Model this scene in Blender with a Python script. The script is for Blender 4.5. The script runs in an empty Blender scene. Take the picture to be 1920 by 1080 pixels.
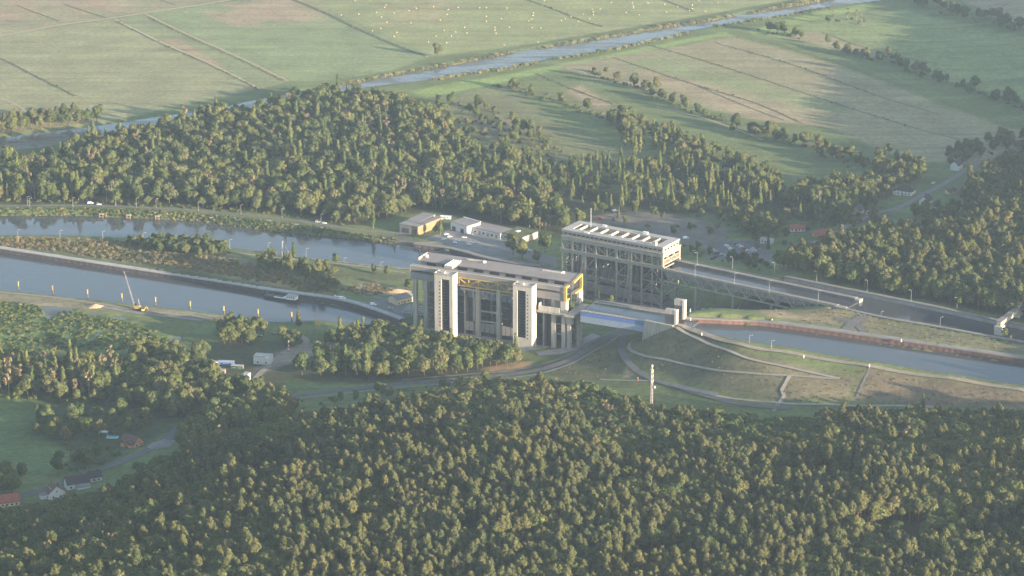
import bpy, math, random
import numpy as np
from mathutils import Vector, Matrix

R = math.radians
rng = np.random.default_rng(7)
random.seed(7)
scene = bpy.context.scene
col = scene.collection

# ------------------------------------------------------------------ camera
CAM_H, F_PX, PITCH = 682.0, 5000.0, R(18.36)
cd = bpy.data.cameras.new('camera')
cam = bpy.data.objects.new('camera', cd)
col.objects.link(cam)
cam.location = (0, 0, CAM_H)
cam.rotation_euler = (R(90) - PITCH, 0, 0)
cd.sensor_width = 36.0
cd.lens = F_PX / 1920 * 36.0
cd.clip_start = 5.0
cd.clip_end = 40000
scene.camera = cam

# ------------------------------------------------------------------ sky, sun, exposure
SUN_EL, SUN_AZ = R(10.2), R(123.5)          # azimuth clockwise from +Y (the viewing direction)
w = bpy.data.worlds.new('World')
scene.world = w
w.use_nodes = True
nt = w.node_tree
sky = nt.nodes.new('ShaderNodeTexSky')
sky.sky_type = 'NISHITA'
sky.sun_disc = False
sky.sun_elevation = SUN_EL
sky.sun_rotation = SUN_AZ
sky.air_density = 1.0
sky.dust_density = 0.8
sky.ozone_density = 1.0
nt.nodes['Background'].inputs['Strength'].default_value = 0.10
nt.links.new(sky.outputs['Color'], nt.nodes['Background'].inputs['Color'])
ld = bpy.data.lights.new('sun', 'SUN')
ld.energy = 5.0
ld.angle = R(0.5)
ld.color = (1.0, 0.79, 0.58)
sun = bpy.data.objects.new('sun', ld)
col.objects.link(sun)
sd = Vector((math.sin(SUN_AZ) * math.cos(SUN_EL), math.cos(SUN_AZ) * math.cos(SUN_EL), math.sin(SUN_EL)))
sun.rotation_euler = (-sd).to_track_quat('-Z', 'Y').to_euler()
scene.view_settings.view_transform = 'Standard'
scene.view_settings.look = 'None'
scene.view_settings.exposure = 2.1
scene.view_settings.gamma = 1.0
scene.view_settings.use_curve_mapping = False
cy = scene.cycles
cy.use_denoising = True
cy.max_bounces = 5
cy.diffuse_bounces = 2
cy.glossy_bounces = 2
cy.transmission_bounces = 2
cy.transparent_max_bounces = 4
cy.volume_bounces = 2
HAZE_DENSITY = 0.62e-4

# ------------------------------------------------------------------ survey helpers
_c, _s = math.cos(PITCH), math.sin(PITCH)
def P(x, y, z=0.0):
    """world point at height z on the sight line through photo pixel (x, y)"""
    u, v = (x - 960) / F_PX, (540 - y) / F_PX
    d = (u, _c + v * _s, -_s + v * _c)
    t = (z - CAM_H) / d[2]
    return Vector((t * d[0], t * d[1], z))
def Q(X, Y, Z):
    """photo pixel of world points (used only to choose what grows where)"""
    zz = Z - CAM_H
    dep = Y * _c - zz * _s
    return 960 + F_PX * X / dep, 540 - F_PX * (Y * _s + zz * _c) / dep

# ---- terrain: linear radial interpolation through set heights, some at the right raised for shade
CP = [  # (photo x, photo y, height)
 (0,466,.5),(250,505,.5),(500,548,.5),(665,570,1),(750,600,1),(0,548,.5),(200,567,.5),(420,593,.5),(600,602,.5),(700,612,.5),
 (0,440,1),(300,458,1.5),(560,480,1),(740,505,1),(100,455,2.5),(300,480,5),(450,500,5),(520,520,4),(640,540,2),
 (0,400,1),(300,405,1),(600,435,1),(760,455,1),(900,460,1),(850,430,1),(0,340,0),(300,340,0),(600,340,0),(900,340,0),(1200,360,1),
 (820,610,0),(900,650,0),(1000,668,1),(1100,640,2),(780,640,0),
 (1290,585,33),(1330,578,30),(1450,580,33),(1560,590,35.5),(1650,610,35.7),(1900,655,35.7),(2150,690,36),
 (1265,594,35.7),(1480,605,35.7),(1640,630,35.7),(1920,668,35.7),
 (1568,575,35.7),(1655,594,35.7),(1750,610,35.7),(1862,630,35.7),(2050,655,36),
 (1480,521,35.7),(1591,543,35.7),(1746,574,35.7),(1873,601,35.7),(2050,632,36),
 (1440,510,30),(1400,503,14),(1340,490,6),(1700,540,36),(1850,560,38),(1700,470,36),(1900,480,42),(1600,460,30),(1530,470,20),
 (1500,462,10),(1440,475,5),(1560,438,9),(1640,425,14),(1750,440,30),(1900,430,34),(1700,380,8),(1600,400,6),(1800,320,8),(1900,290,10),(1760,345,8),(1850,300,9),
 (1250,420,3),(1380,450,4),(1300,440,3),(1500,400,4),
 (1265,614,35.7),(1320,627,35.7),(1380,650,35.7),(1480,664,35.7),(1630,687,35.7),(1780,709,35.7),(1920,731,35.7),(2150,765,36),
 (1170,660,13),(1200,692,14),(1280,716,16),(1370,745,19),(1470,766,21),(1610,768,22),(1750,774,24),(1920,780,27),(2100,785,30),
 (1187,640,15),(1210,640,22),(1300,670,25),(1400,700,27),(1500,715,28),(1260,640,28),
 (1100,680,7),(1130,710,9),(1000,690,3),(950,692,3),(1050,730,10),(1150,628,5),(1090,655,4),(1030,688,5),(940,714,6),(800,722,6),
 (660,732,6),(540,744,6),(400,770,6),(310,820,6),(220,870,7),(120,912,8),(0,945,9),(-200,990,9),
 (480,680,1),(560,660,1),(650,670,1),(700,700,3),(850,695,3),(0,600,-.4),(200,620,-.4),(300,640,-.2),(0,760,1),(100,830,2),(60,700,0),(-150,650,0),(-150,800,2),
 (60,1010,16),(0,1080,30),(-200,1050,20),(300,930,22),(250,1000,36),(420,850,16),(560,820,18),(500,950,44),(700,790,18),(700,900,44),
 (900,765,17),(900,880,45),(1100,780,19),(1100,900,46),(1300,815,23),(1300,920,46),(1500,830,29),(1500,930,47),(1700,830,33),(1700,930,52),
 (1920,840,39),(1920,940,56),(2200,850,54),(500,1080,48),(960,1080,49),(1500,1080,50),(1920,1080,50),(2300,1080,52),(2200,950,62)]  # right end of the front slope raised to shade the canal mound
CW = [(39.6,2048,0),(118.6,1998.7,0),(54,2073,0),(134,2021,0),(80,2040,0),(60,1960,0),(100,1940,1),(150,1978,4),(172,1960,10),(200,1938,20),(230,1916,32),(165,1985,6),(205,1965,22),
 (-500,2150,0),(-700,2150,0),(-700,1900,0),(-700,1700,5),(-500,1500,20),(-500,1250,40),
 (0,1250,52),(300,1250,54),(600,1250,56),(0,800,52),(-600,600,50),(700,600,60),
 (450,1800,46),(600,1900,52),(560,1650,58),(470,2000,42),(640,2120,46),(620,2300,46),(650,2450,48),(690,2600,50),(780,2900,46),(860,3300,40),  # unseen hill at the right, raised so that it shades the meadows
 (520,2250,16),(560,2500,10),(620,2800,6)]
for yy in range(2200, 3700, 190):
    for xx in range(-900, 520, 200):
        if not (xx > 250 and yy < 2260):
            CW.append((xx, yy, 0.0))
for xx, yy, zz in ((-9000,-9000,40),(0,-9000,50),(9000,-9000,60),(-9000,0,30),(-3000,0,40),(3000,0,60),(9000,0,60),(-3000,2500,0),(-9000,3000,0),(3000,2500,45),(9000,3000,50),(3000,5000,20),(-3000,5500,0),(0,6000,0),(-9000,11000,0),(0,11000,5),(9000,11000,20)):
    CW.append((xx, yy, zz))
_cp = np.array([tuple(P(*c)) for c in CP] + [tuple(map(float, c)) for c in CW])
_n = len(_cp)
_A = np.zeros((_n + 1, _n + 1))
_A[:_n, :_n] = np.sqrt(((_cp[:, None, :2] - _cp[None, :, :2]) ** 2).sum(-1) + 25.0) - 0.6 * np.eye(_n)
_A[:_n, _n] = _A[_n, :_n] = 1
_w = np.linalg.solve(_A, np.append(_cp[:, 2], 0))
def base_h(X, Y):
    X = np.atleast_1d(np.asarray(X, float)); Y = np.atleast_1d(np.asarray(Y, float))
    out = np.empty(X.size)
    xf, yf = X.ravel(), Y.ravel()
    for i in range(0, xf.size, 20000):
        a, b = xf[i:i+20000], yf[i:i+20000]
        out[i:i+20000] = np.sqrt((a[:, None] - _cp[None, :, 0]) ** 2 + (b[:, None] - _cp[None, :, 1]) ** 2 + 25.0) @ _w[:_n] + _w[_n]
    return out.reshape(X.shape)
def G(x, y):
    """ground point seen at a photo pixel"""
    z = 0.0
    for _ in range(14):
        p = P(x, y, z)
        z = 0.5 * z + 0.5 * float(base_h(p.x, p.y)[0])
    p = P(x, y, z)
    return Vector((p.x, p.y, z))
def GP(pts):
    """many pixels at once -> array of ground points"""
    a = np.array(pts, float)
    u, v = (a[:, 0] - 960) / F_PX, (540 - a[:, 1]) / F_PX
    d = np.stack([u, _c + v * _s, -_s + v * _c], 1)
    z = np.zeros(len(a))
    for _ in range(14):
        t = (z - CAM_H) / d[:, 2]
        z = 0.5 * z + 0.5 * base_h(t * d[:, 0], t * d[:, 1])
    t = (z - CAM_H) / d[:, 2]
    return np.stack([t * d[:, 0], t * d[:, 1], z], 1)
def PP(pts, z):
    return np.array([tuple(P(x, y, z)) for x, y in pts])

def sdf(poly, X, Y):
    """signed distance (negative inside) to a closed polygon"""
    poly = np.asarray(poly)[:, :2]
    X = np.asarray(X, float).ravel(); Y = np.asarray(Y, float).ravel()
    d = np.full(X.size, 1e18); s = np.ones(X.size)
    n = len(poly)
    for i in range(n):
        ax, ay = poly[i]; bx, by = poly[i - 1]
        ex, ey = bx - ax, by - ay
        wx, wy = X - ax, Y - ay
        t = np.clip((wx * ex + wy * ey) / (ex * ex + ey * ey + 1e-12), 0, 1)
        d = np.minimum(d, (wx - ex * t) ** 2 + (wy - ey * t) ** 2)
        c1, c2, c3 = Y >= ay, Y < by, ex * wy > ey * wx
        f = (c1 & c2 & c3) | (~c1 & ~c2 & ~c3)
        s[f] *= -1
    return s * np.sqrt(d)
def ldist(line, X, Y):
    line = np.asarray(line)[:, :2]
    X = np.asarray(X, float).ravel(); Y = np.asarray(Y, float).ravel()
    d = np.full(X.size, 1e18)
    for i in range(len(line) - 1):
        ax, ay = line[i]; bx, by = line[i + 1]
        ex, ey = bx - ax, by - ay
        t = np.clip(((X - ax) * ex + (Y - ay) * ey) / (ex * ex + ey * ey + 1e-12), 0, 1)
        d = np.minimum(d, (X - ax - ex * t) ** 2 + (Y - ay - ey * t) ** 2)
    return np.sqrt(d)
def sstep(a, b, x):
    t = np.clip((x - a) / (b - a), 0, 1)
    return t * t * (3 - 2 * t)
def wave_noise(X, Y, scale, seed=0):
    r = np.random.default_rng(seed)
    out = np.zeros_like(X)
    for k in range(10):
        a = r.uniform(0, 6.28); f = (1 + k * .35) / scale * 6.28 * .5
        out += np.sin((X * math.cos(a) + Y * math.sin(a)) * f + r.uniform(0, 6.28)) / (1 + k * .25)
    return out / 4.0
def smooth_line(pts, step=4.0):
    """Catmull-Rom resample of an (n,3) line"""
    p = np.asarray(pts, float)
    if len(p) < 3:
        n = max(2, int(np.linalg.norm(p[1] - p[0]) / step) + 1)
        return p[0] + (p[1] - p[0]) * np.linspace(0, 1, n)[:, None]
    q = np.vstack([2 * p[0] - p[1], p, 2 * p[-1] - p[-2]])
    out = []
    for i in range(1, len(q) - 2):
        n = max(2, int(np.linalg.norm(q[i + 1] - q[i]) / step))
        for t in np.arange(n) / n:
            out.append(.5 * ((2 * q[i]) + (-q[i-1] + q[i+1]) * t + (2*q[i-1] - 5*q[i] + 4*q[i+1] - q[i+2]) * t*t + (-q[i-1] + 3*q[i] - 3*q[i+1] + q[i+2]) * t**3))
    out.append(q[-2])
    return np.array(out)

# ------------------------------------------------------------------ object helpers
def tag(o, label=None, cat=None, group=None, kind=None):
    if label: o['label'] = label
    if cat: o['category'] = cat
    if group: o['group'] = group
    if kind: o['kind'] = kind
    return o
def empty(name, loc, rz=0.0, label=None, cat=None, group=None):
    o = bpy.data.objects.new(name, None)
    o.empty_display_size = 1
    col.objects.link(o)
    o.location = loc
    o.rotation_euler = (0, 0, rz)
    return tag(o, label, cat, group)
def copy_tree(o, parent=None):
    c = o.copy()
    col.objects.link(c)
    c.parent = parent
    for ch in o.children:
        copy_tree(ch, c)
    return c

class MB:
    def __init__(self):
        self.v, self.f = [], []
    def add(self, vs, fs):
        n = len(self.v)
        self.v += [tuple(map(float, q)) for q in vs]
        self.f += [tuple(i + n for i in f) for f in fs]
        return self
    def box(self, x0, x1, y0, y1, z0, z1):
        vs = [(x0,y0,z0),(x1,y0,z0),(x1,y1,z0),(x0,y1,z0),(x0,y0,z1),(x1,y0,z1),(x1,y1,z1),(x0,y1,z1)]
        return self.add(vs, [(0,3,2,1),(4,5,6,7),(0,1,5,4),(1,2,6,5),(2,3,7,6),(3,0,4,7)])
    def bar(self, a, b, wx, wy=None):
        """square bar from a to b"""
        wy = wy or wx
        a, b = Vector(a), Vector(b)
        d = (b - a).normalized()
        up = Vector((0, 0, 1)) if abs(d.z) < .95 else Vector((0, 1, 0))
        s = d.cross(up).normalized(); t = s.cross(d)
        vs = []
        for p in (a, b):
            for i, j in ((-1,-1),(1,-1),(1,1),(-1,1)):
                vs.append(p + s * (i * wx / 2) + t * (j * wy / 2))
        return self.add(vs, [(3,2,1,0),(4,5,6,7),(0,1,5,4),(1,2,6,5),(2,3,7,6),(3,0,4,7)])
    def cyl(self, a, b, r0, r1=None, n=8):
        r1 = r0 if r1 is None else r1
        a, b = Vector(a), Vector(b)
        d = (b - a).normalized()
        up = Vector((0, 0, 1)) if abs(d.z) < .95 else Vector((0, 1, 0))
        s = d.cross(up).normalized(); t = s.cross(d)
        vs = []
        for p, r in ((a, r0), (b, r1)):
            for k in range(n):
                q = 2 * math.pi * k / n
                vs.append(p + s * (r * math.cos(q)) + t * (r * math.sin(q)))
        fs = [(k, (k + 1) % n, n + (k + 1) % n, n + k) for k in range(n)]
        fs += [tuple(range(n))[::-1], tuple(range(n, 2 * n))]
        return self.add(vs, fs)
    def prism(self, poly, z0, z1):
        n = len(poly)
        vs = [(p[0], p[1], z0) for p in poly] + [(p[0], p[1], z1) for p in poly]
        fs = [(k, (k + 1) % n, n + (k + 1) % n, n + k) for k in range(n)]
        fs += [tuple(range(n))[::-1], tuple(range(n, 2 * n))]
        return self.add(vs, fs)
    def mesh(self, name, *mats):
        me = bpy.data.meshes.new(name)
        me.from_pydata(self.v, [], self.f)
        for m in mats: me.materials.append(m)
        me.update()
        return me
    def build(self, name, mat, parent=None, loc=None):
        o = bpy.data.objects.new(name, self.mesh(name, mat))
        col.objects.link(o)
        if parent is not None: o.parent = parent
        if loc is not None: o.location = loc
        return o
def part(name, me, parent, loc=(0, 0, 0), rot=(0, 0, 0)):
    o = bpy.data.objects.new(name, me)
    col.objects.link(o)
    o.parent = parent
    o.location = loc
    o.rotation_euler = rot
    return o

# ------------------------------------------------------------------ materials
def mat(name, c, rough=.8, var=.25, scale=.35, metal=0.0, spec=.3, c2=None, bump=0.0, coord='Object', stretch=None, obj_random=None):
    m = bpy.data.materials.new(name)
    m.use_nodes = True
    t = m.node_tree; N, L = t.nodes, t.links
    b = N['Principled BSDF']
    b.inputs['Roughness'].default_value = rough
    b.inputs['Metallic'].default_value = metal
    b.inputs['Specular IOR Level'].default_value = spec
    tc = N.new('ShaderNodeTexCoord')
    src = tc.outputs[coord]
    if stretch:
        mp = N.new('ShaderNodeMapping'); mp.inputs['Scale'].default_value = stretch
        L.new(src, mp.inputs['Vector']); src = mp.outputs['Vector']
    no = N.new('ShaderNodeTexNoise')
    no.inputs['Scale'].default_value = scale
    no.inputs['Detail'].default_value = 6
    no.inputs['Roughness'].default_value = .65
    L.new(src, no.inputs['Vector'])
    rp = N.new('ShaderNodeValToRGB')
    c2 = c2 or tuple(max(0, k * (1 - var)) for k in c)
    rp.color_ramp.elements[0].position = .32; rp.color_ramp.elements[0].color = (*c2, 1)
    rp.color_ramp.elements[1].position = .68; rp.color_ramp.elements[1].color = (*[min(1, k * (1 + var * .4)) for k in c], 1)
    L.new(no.outputs['Fac'], rp.inputs['Fac'])
    out = rp.outputs['Color']
    if obj_random:
        oi = N.new('ShaderNodeObjectInfo')
        r2 = N.new('ShaderNodeValToRGB')
        r2.color_ramp.interpolation = 'LINEAR'
        els = r2.color_ramp.elements
        els[0].position, els[0].color = 0, (*obj_random[0], 1)
        els[1].position, els[1].color = 1, (*obj_random[-1], 1)
        for k, cc in enumerate(obj_random[1:-1]):
            e = els.new((k + 1) / (len(obj_random) - 1)); e.color = (*cc, 1)
        L.new(oi.outputs['Random'], r2.inputs['Fac'])
        mx = N.new('ShaderNodeMix'); mx.data_type = 'RGBA'; mx.blend_type = 'MULTIPLY'; mx.inputs['Factor'].default_value = 1
        L.new(r2.outputs['Color'], mx.inputs['A']); L.new(out, mx.inputs['B'])
        out = mx.outputs['Result']
    L.new(out, b.inputs['Base Color'])
    if bump:
        bp = N.new('ShaderNodeBump'); bp.inputs['Strength'].default_value = bump; bp.inputs['Distance'].default_value = 1
        L.new(no.outputs['Fac'], bp.inputs['Height']); L.new(bp.outputs['Normal'], b.inputs['Normal'])
    return m
def leaf_mat(name, ramp, trans=.24, scale=.5):
    m = bpy.data.materials.new(name)
    m.use_nodes = True
    t = m.node_tree; N, L = t.nodes, t.links
    N.remove(N['Principled BSDF'])
    oi = N.new('ShaderNodeObjectInfo')
    rp = N.new('ShaderNodeValToRGB')
    els = rp.color_ramp.elements
    els[0].position, els[0].color = 0, (*ramp[0], 1)
    els[1].position, els[1].color = 1, (*ramp[-1], 1)
    for k, cc in enumerate(ramp[1:-1]):
        e = els.new((k + 1) / (len(ramp) - 1)); e.color = (*cc, 1)
    L.new(oi.outputs['Random'], rp.inputs['Fac'])
    tc = N.new('ShaderNodeTexCoord')
    no = N.new('ShaderNodeTexNoise'); no.inputs['Scale'].default_value = scale; no.inputs['Detail'].default_value = 3
    L.new(tc.outputs['Object'], no.inputs['Vector'])
    mr = N.new('ShaderNodeMapRange'); mr.inputs['From Min'].default_value = .3; mr.inputs['From Max'].default_value = .7
    mr.inputs['To Min'].default_value = .65; mr.inputs['To Max'].default_value = 1.35
    L.new(no.outputs['Fac'], mr.inputs['Value'])
    mx = N.new('ShaderNodeVectorMath'); mx.operation = 'SCALE'
    L.new(rp.outputs['Color'], mx.inputs[0]); L.new(mr.outputs['Result'], mx.inputs['Scale'])
    d = N.new('ShaderNodeBsdfDiffuse'); tr = N.new('ShaderNodeBsdfTranslucent'); ms = N.new('ShaderNodeMixShader')
    ms.inputs['Fac'].default_value = trans
    # species drift: whole patches of the wood lean yellower or bluer, lighter or darker
    ge = N.new('ShaderNodeNewGeometry')
    n2 = N.new('ShaderNodeTexNoise'); n2.inputs['Scale'].default_value = .018; n2.inputs['Detail'].default_value = 3
    L.new(ge.outputs['Position'], n2.inputs['Vector'])
    r2 = N.new('ShaderNodeValToRGB')
    r2.color_ramp.elements[0].position = .36; r2.color_ramp.elements[0].color = (.88, 1.0, .98, 1)
    r2.color_ramp.elements[1].position = .64; r2.color_ramp.elements[1].color = (1.16, 1.14, 1.0, 1)
    L.new(n2.outputs['Fac'], r2.inputs['Fac'])
    mm = N.new('ShaderNodeVectorMath'); mm.operation = 'MULTIPLY'
    L.new(mx.outputs['Vector'], mm.inputs[0]); L.new(r2.outputs['Color'], mm.inputs[1])
    L.new(mm.outputs['Vector'], d.inputs['Color']); L.new(mm.outputs['Vector'], tr.inputs['Color'])
    L.new(d.outputs[0], ms.inputs[1]); L.new(tr.outputs[0], ms.inputs[2])
    L.new(ms.outputs[0], N['Material Output'].inputs['Surface'])
    return m
def water_mat(name, c, rough=.04, bump=.006):
    m = bpy.data.materials.new(name)
    m.use_nodes = True
    t = m.node_tree; N, L = t.nodes, t.links
    b = N['Principled BSDF']
    b.inputs['Base Color'].default_value = (*c, 1)
    b.inputs['Roughness'].default_value = rough
    b.inputs['IOR'].default_value = 1.33
    b.inputs['Specular IOR Level'].default_value = .5
    tc = N.new('ShaderNodeTexCoord')
    no = N.new('ShaderNodeTexNoise'); no.inputs['Scale'].default_value = .25; no.inputs['Detail'].default_value = 4
    L.new(tc.outputs['Object'], no.inputs['Vector'])
    bp = N.new('ShaderNodeBump'); bp.inputs['Strength'].default_value = bump; bp.inputs['Distance'].default_value = 1
    L.new(no.outputs['Fac'], bp.inputs['Height']); L.new(bp.outputs['Normal'], b.inputs['Normal'])
    n2 = N.new('ShaderNodeTexNoise'); n2.inputs['Scale'].default_value = .03; n2.inputs['Detail'].default_value = 3; n2.inputs['Distortion'].default_value = 1.5
    mp = N.new('ShaderNodeMapping'); mp.inputs['Rotation'].default_value = (0, 0, R(25)); mp.inputs['Scale'].default_value = (.35, 1, 1)
    L.new(tc.outputs['Object'], mp.inputs['Vector']); L.new(mp.outputs['Vector'], n2.inputs['Vector'])
    mr = N.new('ShaderNodeMapRange'); mr.inputs['From Min'].default_value = .4; mr.inputs['From Max'].default_value = .65
    mr.inputs['To Min'].default_value = rough * .6; mr.inputs['To Max'].default_value = rough * 4.5
    L.new(n2.outputs['Fac'], mr.inputs['Value']); L.new(mr.outputs['Result'], b.inputs['Roughness'])
    return m
M = {}
M['concrete'] = mat('pale_concrete', (.38, .352, .30), .85, .32, .5, stretch=(1, 1, .12))
M['white_concrete'] = mat('white_concrete', (.50, .465, .40), .8, .24, .5, stretch=(1, 1, .12))
M['grey_concrete'] = mat('grey_concrete', (.30, .29, .275), .85, .3, .15)
M['dark_concrete'] = mat('dark_concrete', (.13, .13, .13), .9, .35, .2)
M['girder_grey'] = mat('girder_grey_sheet', (.235, .225, .225), .55, .16, .1)
M['roof_grey'] = mat('roof_grey_sheet', (.22, .20, .185), .6, .2, .12, stretch=(.3, 2, 1))
M['yellow'] = mat('yellow_paint', (.52, .36, .09), .55, .25, .5)
M['glass'] = mat('dark_glass', (.02, .024, .028), .12, .3, .2, spec=.6)
M['steel'] = mat('grey_steel', (.33, .30, .26), .6, .25, .3)
M['steel_dark'] = mat('dark_steel', (.09, .09, .09), .6, .3, .3)
M['cladding'] = mat('pale_cladding', (.33, .305, .26), .6, .22, .2)
M['roof_pale'] = mat('pale_roof', (.34, .325, .305), .6, .2, .15)
M['cream'] = mat('cream_and_sunlit_paint', (.52, .46, .33), .6, .18, .3)  # cream paint, also the painted sunlight on lift edges and the old lift's end
M['blue'] = mat('blue_paint', (.11, .19, .44), .45, .12, .2)
M['blue_grey'] = mat('blue_grey_paint', (.25, .30, .38), .5, .12, .2)
M['asphalt'] = mat('asphalt', (.125, .122, .118), .9, .25, .15)
M['light_asphalt'] = mat('light_asphalt', (.17, .162, .15), .9, .25, .12)
M['paving'] = mat('paving', (.22, .21, .19), .9, .25, .1)
M['sand_path'] = mat('sand_path', (.26, .225, .17), .95, .25, .2)
M['pale_path'] = mat('pale_path', (.27, .25, .205), .95, .2, .2)
M['line'] = mat('white_line_paint', (.7, .7, .68), .8, .2, .4)
M['sheet_pile'] = mat('dark_sheet_pile', (.10, .085, .075), .8, .4, .3)
M['red_pile'] = mat('rust_red_sheet_pile', (.18, .10, .078), .8, .3, .3)
M['bark'] = mat('bark', (.11, .085, .06), .95, .3, .8)
M['pine_bark'] = mat('pine_bark', (.26, .13, .065), .95, .3, .6)
M['pale_bark'] = mat('pale_bark', (.38, .32, .25), .95, .3, .6)
M['white'] = mat('white_paint', (.75, .75, .72), .45, .1, .5)
M['render_white'] = mat('white_render', (.62, .61, .58), .9, .15, .4)
M['render_cream'] = mat('cream_render', (.60, .50, .32), .9, .15, .4)
M['render_orange'] = mat('orange_render', (.55, .30, .14), .9, .15, .4)
M['wood'] = mat('timber_boards', (.30, .20, .11), .85, .3, .5, stretch=(3, 3, .4))
M['tile_red'] = mat('red_tiles', (.30, .095, .06), .8, .3, .8)
M['tile_dark'] = mat('dark_tiles', (.055, .05, .048), .75, .3, .8)
M['tile_brown'] = mat('brown_tiles', (.13, .08, .06), .8, .3, .8)
M['flat_roof'] = mat('flat_roof_felt', (.23, .215, .20), .9, .25, .2)
M['green_roof'] = mat('mossy_roof', (.10, .12, .05), .95, .4, .3)
M['rubber'] = mat('tyre_rubber', (.02, .02, .02), .8)
M['hay'] = mat('straw', (.50, .41, .22), .95, .25, 1.0)
M['hull'] = mat('rust_brown_hull', (.10, .06, .05), .6, .3, .4)
M['green_paint'] = mat('green_paint', (.04, .10, .07), .5, .25, .5)
M['red'] = mat('red_paint', (.5, .05, .035), .5, .2, .5)
M['blue_box'] = mat('blue_container', (.08, .18, .42), .5, .2, .5)
M['lamp_metal'] = mat('galvanised_pole', (.42, .43, .42), .5, .15, .5)
M['car_white'] = mat('white_car_paint', (.78, .78, .77), .25, .05, .5, spec=.5)
M['car_silver'] = mat('silver_car_paint', (.42, .43, .44), .3, .05, .5, spec=.5)
M['car_dark'] = mat('dark_car_paint', (.04, .045, .055), .25, .05, .5, spec=.5)
M['car_red'] = mat('red_car_paint', (.42, .03, .03), .25, .05, .5, spec=.5)
M['water'] = water_mat('canal_water', (.06, .066, .07))
M['slate'] = mat('slate_cladding', (.075, .08, .09), .5, .2, .3)
M['river'] = water_mat('river_water', (.10, .10, .085), .10)
M['pool'] = water_mat('pool_water', (.1, .42, .5))
LB = leaf_mat('broadleaf_foliage', [(.066,.088,.034),(.094,.115,.042),(.12,.132,.052),(.084,.105,.042),(.13,.135,.06),(.11,.124,.05),(.14,.13,.065)])
LP = leaf_mat('pine_foliage', [(.08,.09,.042),(.105,.113,.05),(.128,.128,.058),(.098,.105,.048),(.145,.136,.066)])
LW = leaf_mat('poplar_foliage', [(.085,.11,.04),(.11,.13,.048),(.14,.145,.06)])
LD = leaf_mat('pale_dry_foliage', [(.19,.155,.085),(.22,.165,.10),(.15,.14,.07)])
LS = leaf_mat('shrub_foliage', [(.075,.105,.035),(.11,.135,.045),(.14,.145,.055),(.09,.11,.04)])
LR = leaf_mat('reed_foliage', [(.20,.19,.095),(.25,.22,.12),(.17,.175,.08)])
LG = leaf_mat('dry_grass_foliage', [(.20,.165,.095),(.24,.19,.115),(.16,.155,.08)])
# ================================================================== SETTING
# ---- water outlines
LOW, UPW = -2.4, 32.7
W_LOW = PP([(-300,430),(0,476),(250,514.5),(420,541),(494,553),(625,572),(700,592),(752,608),(782,606),(790,618),(760,622),(700,614),(600,604),(516,608),(480,603),(420,593),(194,567),(0,547),(-300,512)], LOW)
W_OLD = PP([(-300,396),(-100,403),(0,405),(130,404),(250,409),(380,415),(470,429),(560,438),(650,447),(740,457),(790,463),(850,474),(900,484),(960,495),(1000,500),(1046,508),(1046,525),(1000,520),(900,514),(770,504),(700,498),(600,487),(500,475),(430,466),(300,452),(200,446),(100,444),(0,443),(-300,438)], LOW)
W_RIV = PP([(-250,286),(0,258),(200,233),(300,218),(430,198),(464,190),(530,178),(622,162),(691,149),(811,127.6),(851,119.6),(986,94),(1063,82),(1194,60),(1278,46),(1323,40),(1380,28),(1497,10),(1540,1.7),(1750,-28),(2000,-60),
            (2000,-50),(1760,-14),(1620,4),(1513,18),(1483,26),(1407,38),(1337,50),(1280,61),(1223,75),(1118,97),(1048,107),(950,128),(815,148),(782,153),(720,160),(622,174),(540,192),(470,207),(440,212),(330,233),(240,251),(200,258),(0,286),(-250,312)], -1.6)
W_NEW = PP([(1262,612),(1280,614),(1332,628.5),(1405,646),(1480,657),(1630,681),(1920,727),(2300,786),(2300,735),(1920,685),(1616,641),(1440,615),(1280,606),(1250,601)], UPW)
W_OUP = PP([(1568,575),(1651,594.5),(1746,611),(1862,632),(2100,672),(2100,648),(1873,606.5),(1746,579),(1591,547.5),(1470,522)], UPW)
W_PONDS = [PP(p, -1.0) for p in ([(70,573),(100,574),(132,578),(141,582),(118,586),(99,591),(92,600),(86,597),(83,585),(76,579)], [(155,584),(178,586),(201,592),(181,595),(168,590)], [(203,592),(228,594),(243,600),(222,600)], [(316,634),(340,630),(338,640),(324,642)], [(160,642),(176,630),(186,622),(190,624),(172,640)])]

QUAYS = [  # photo line, top, foot, width, side, wall, coping, rib
 ([(-280,422),(0,465.5),(250,504),(420,530),(494,542),(560,551),(625,560),(668,570),(710,584),(750,599)], 1.5, -6, 5.0, 1, 'sheet_pile', 'coping', 3.0),
 ([(1276,596),(1360,600),(1440,604.5),(1616,628.5),(1760,649),(1920,672.5),(2280,722)], 36.2, 30, 6.0, 1, 'red_pile', 'paving', 2.6),
 ([(1470,519),(1591,543.5),(1746,574.5),(1873,602),(2090,643)], 36.0, 30, 4.0, 1, 'grey_concrete', 'paving', 3.0),
 ([(1568,573),(1651,592),(1746,608.5),(1862,629.5),(2090,669)], 36.0, 30, 3.2, -1, 'grey_concrete', 'paving', 3.0),
 ([(430,466),(500,475),(600,486.5),(700,497.5),(770,503.5),(900,512)], .4, -5, 2.6, -1, 'sheet_pile', 'paving', 3.0),
 ([(775,457),(830,464),(870,473),(905,483),(960,493),(1010,500)], 1.0, -5, 5.0, 1, 'sheet_pile', 'paving', 3.0)]
QLINES = [(PP(q[0], q[1]), q[2], min(2.8, q[3] - .4)) for q in QUAYS]
M['coping'] = mat('pale_coping', (.36, .35, .33), .85, .2, .2)
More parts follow.
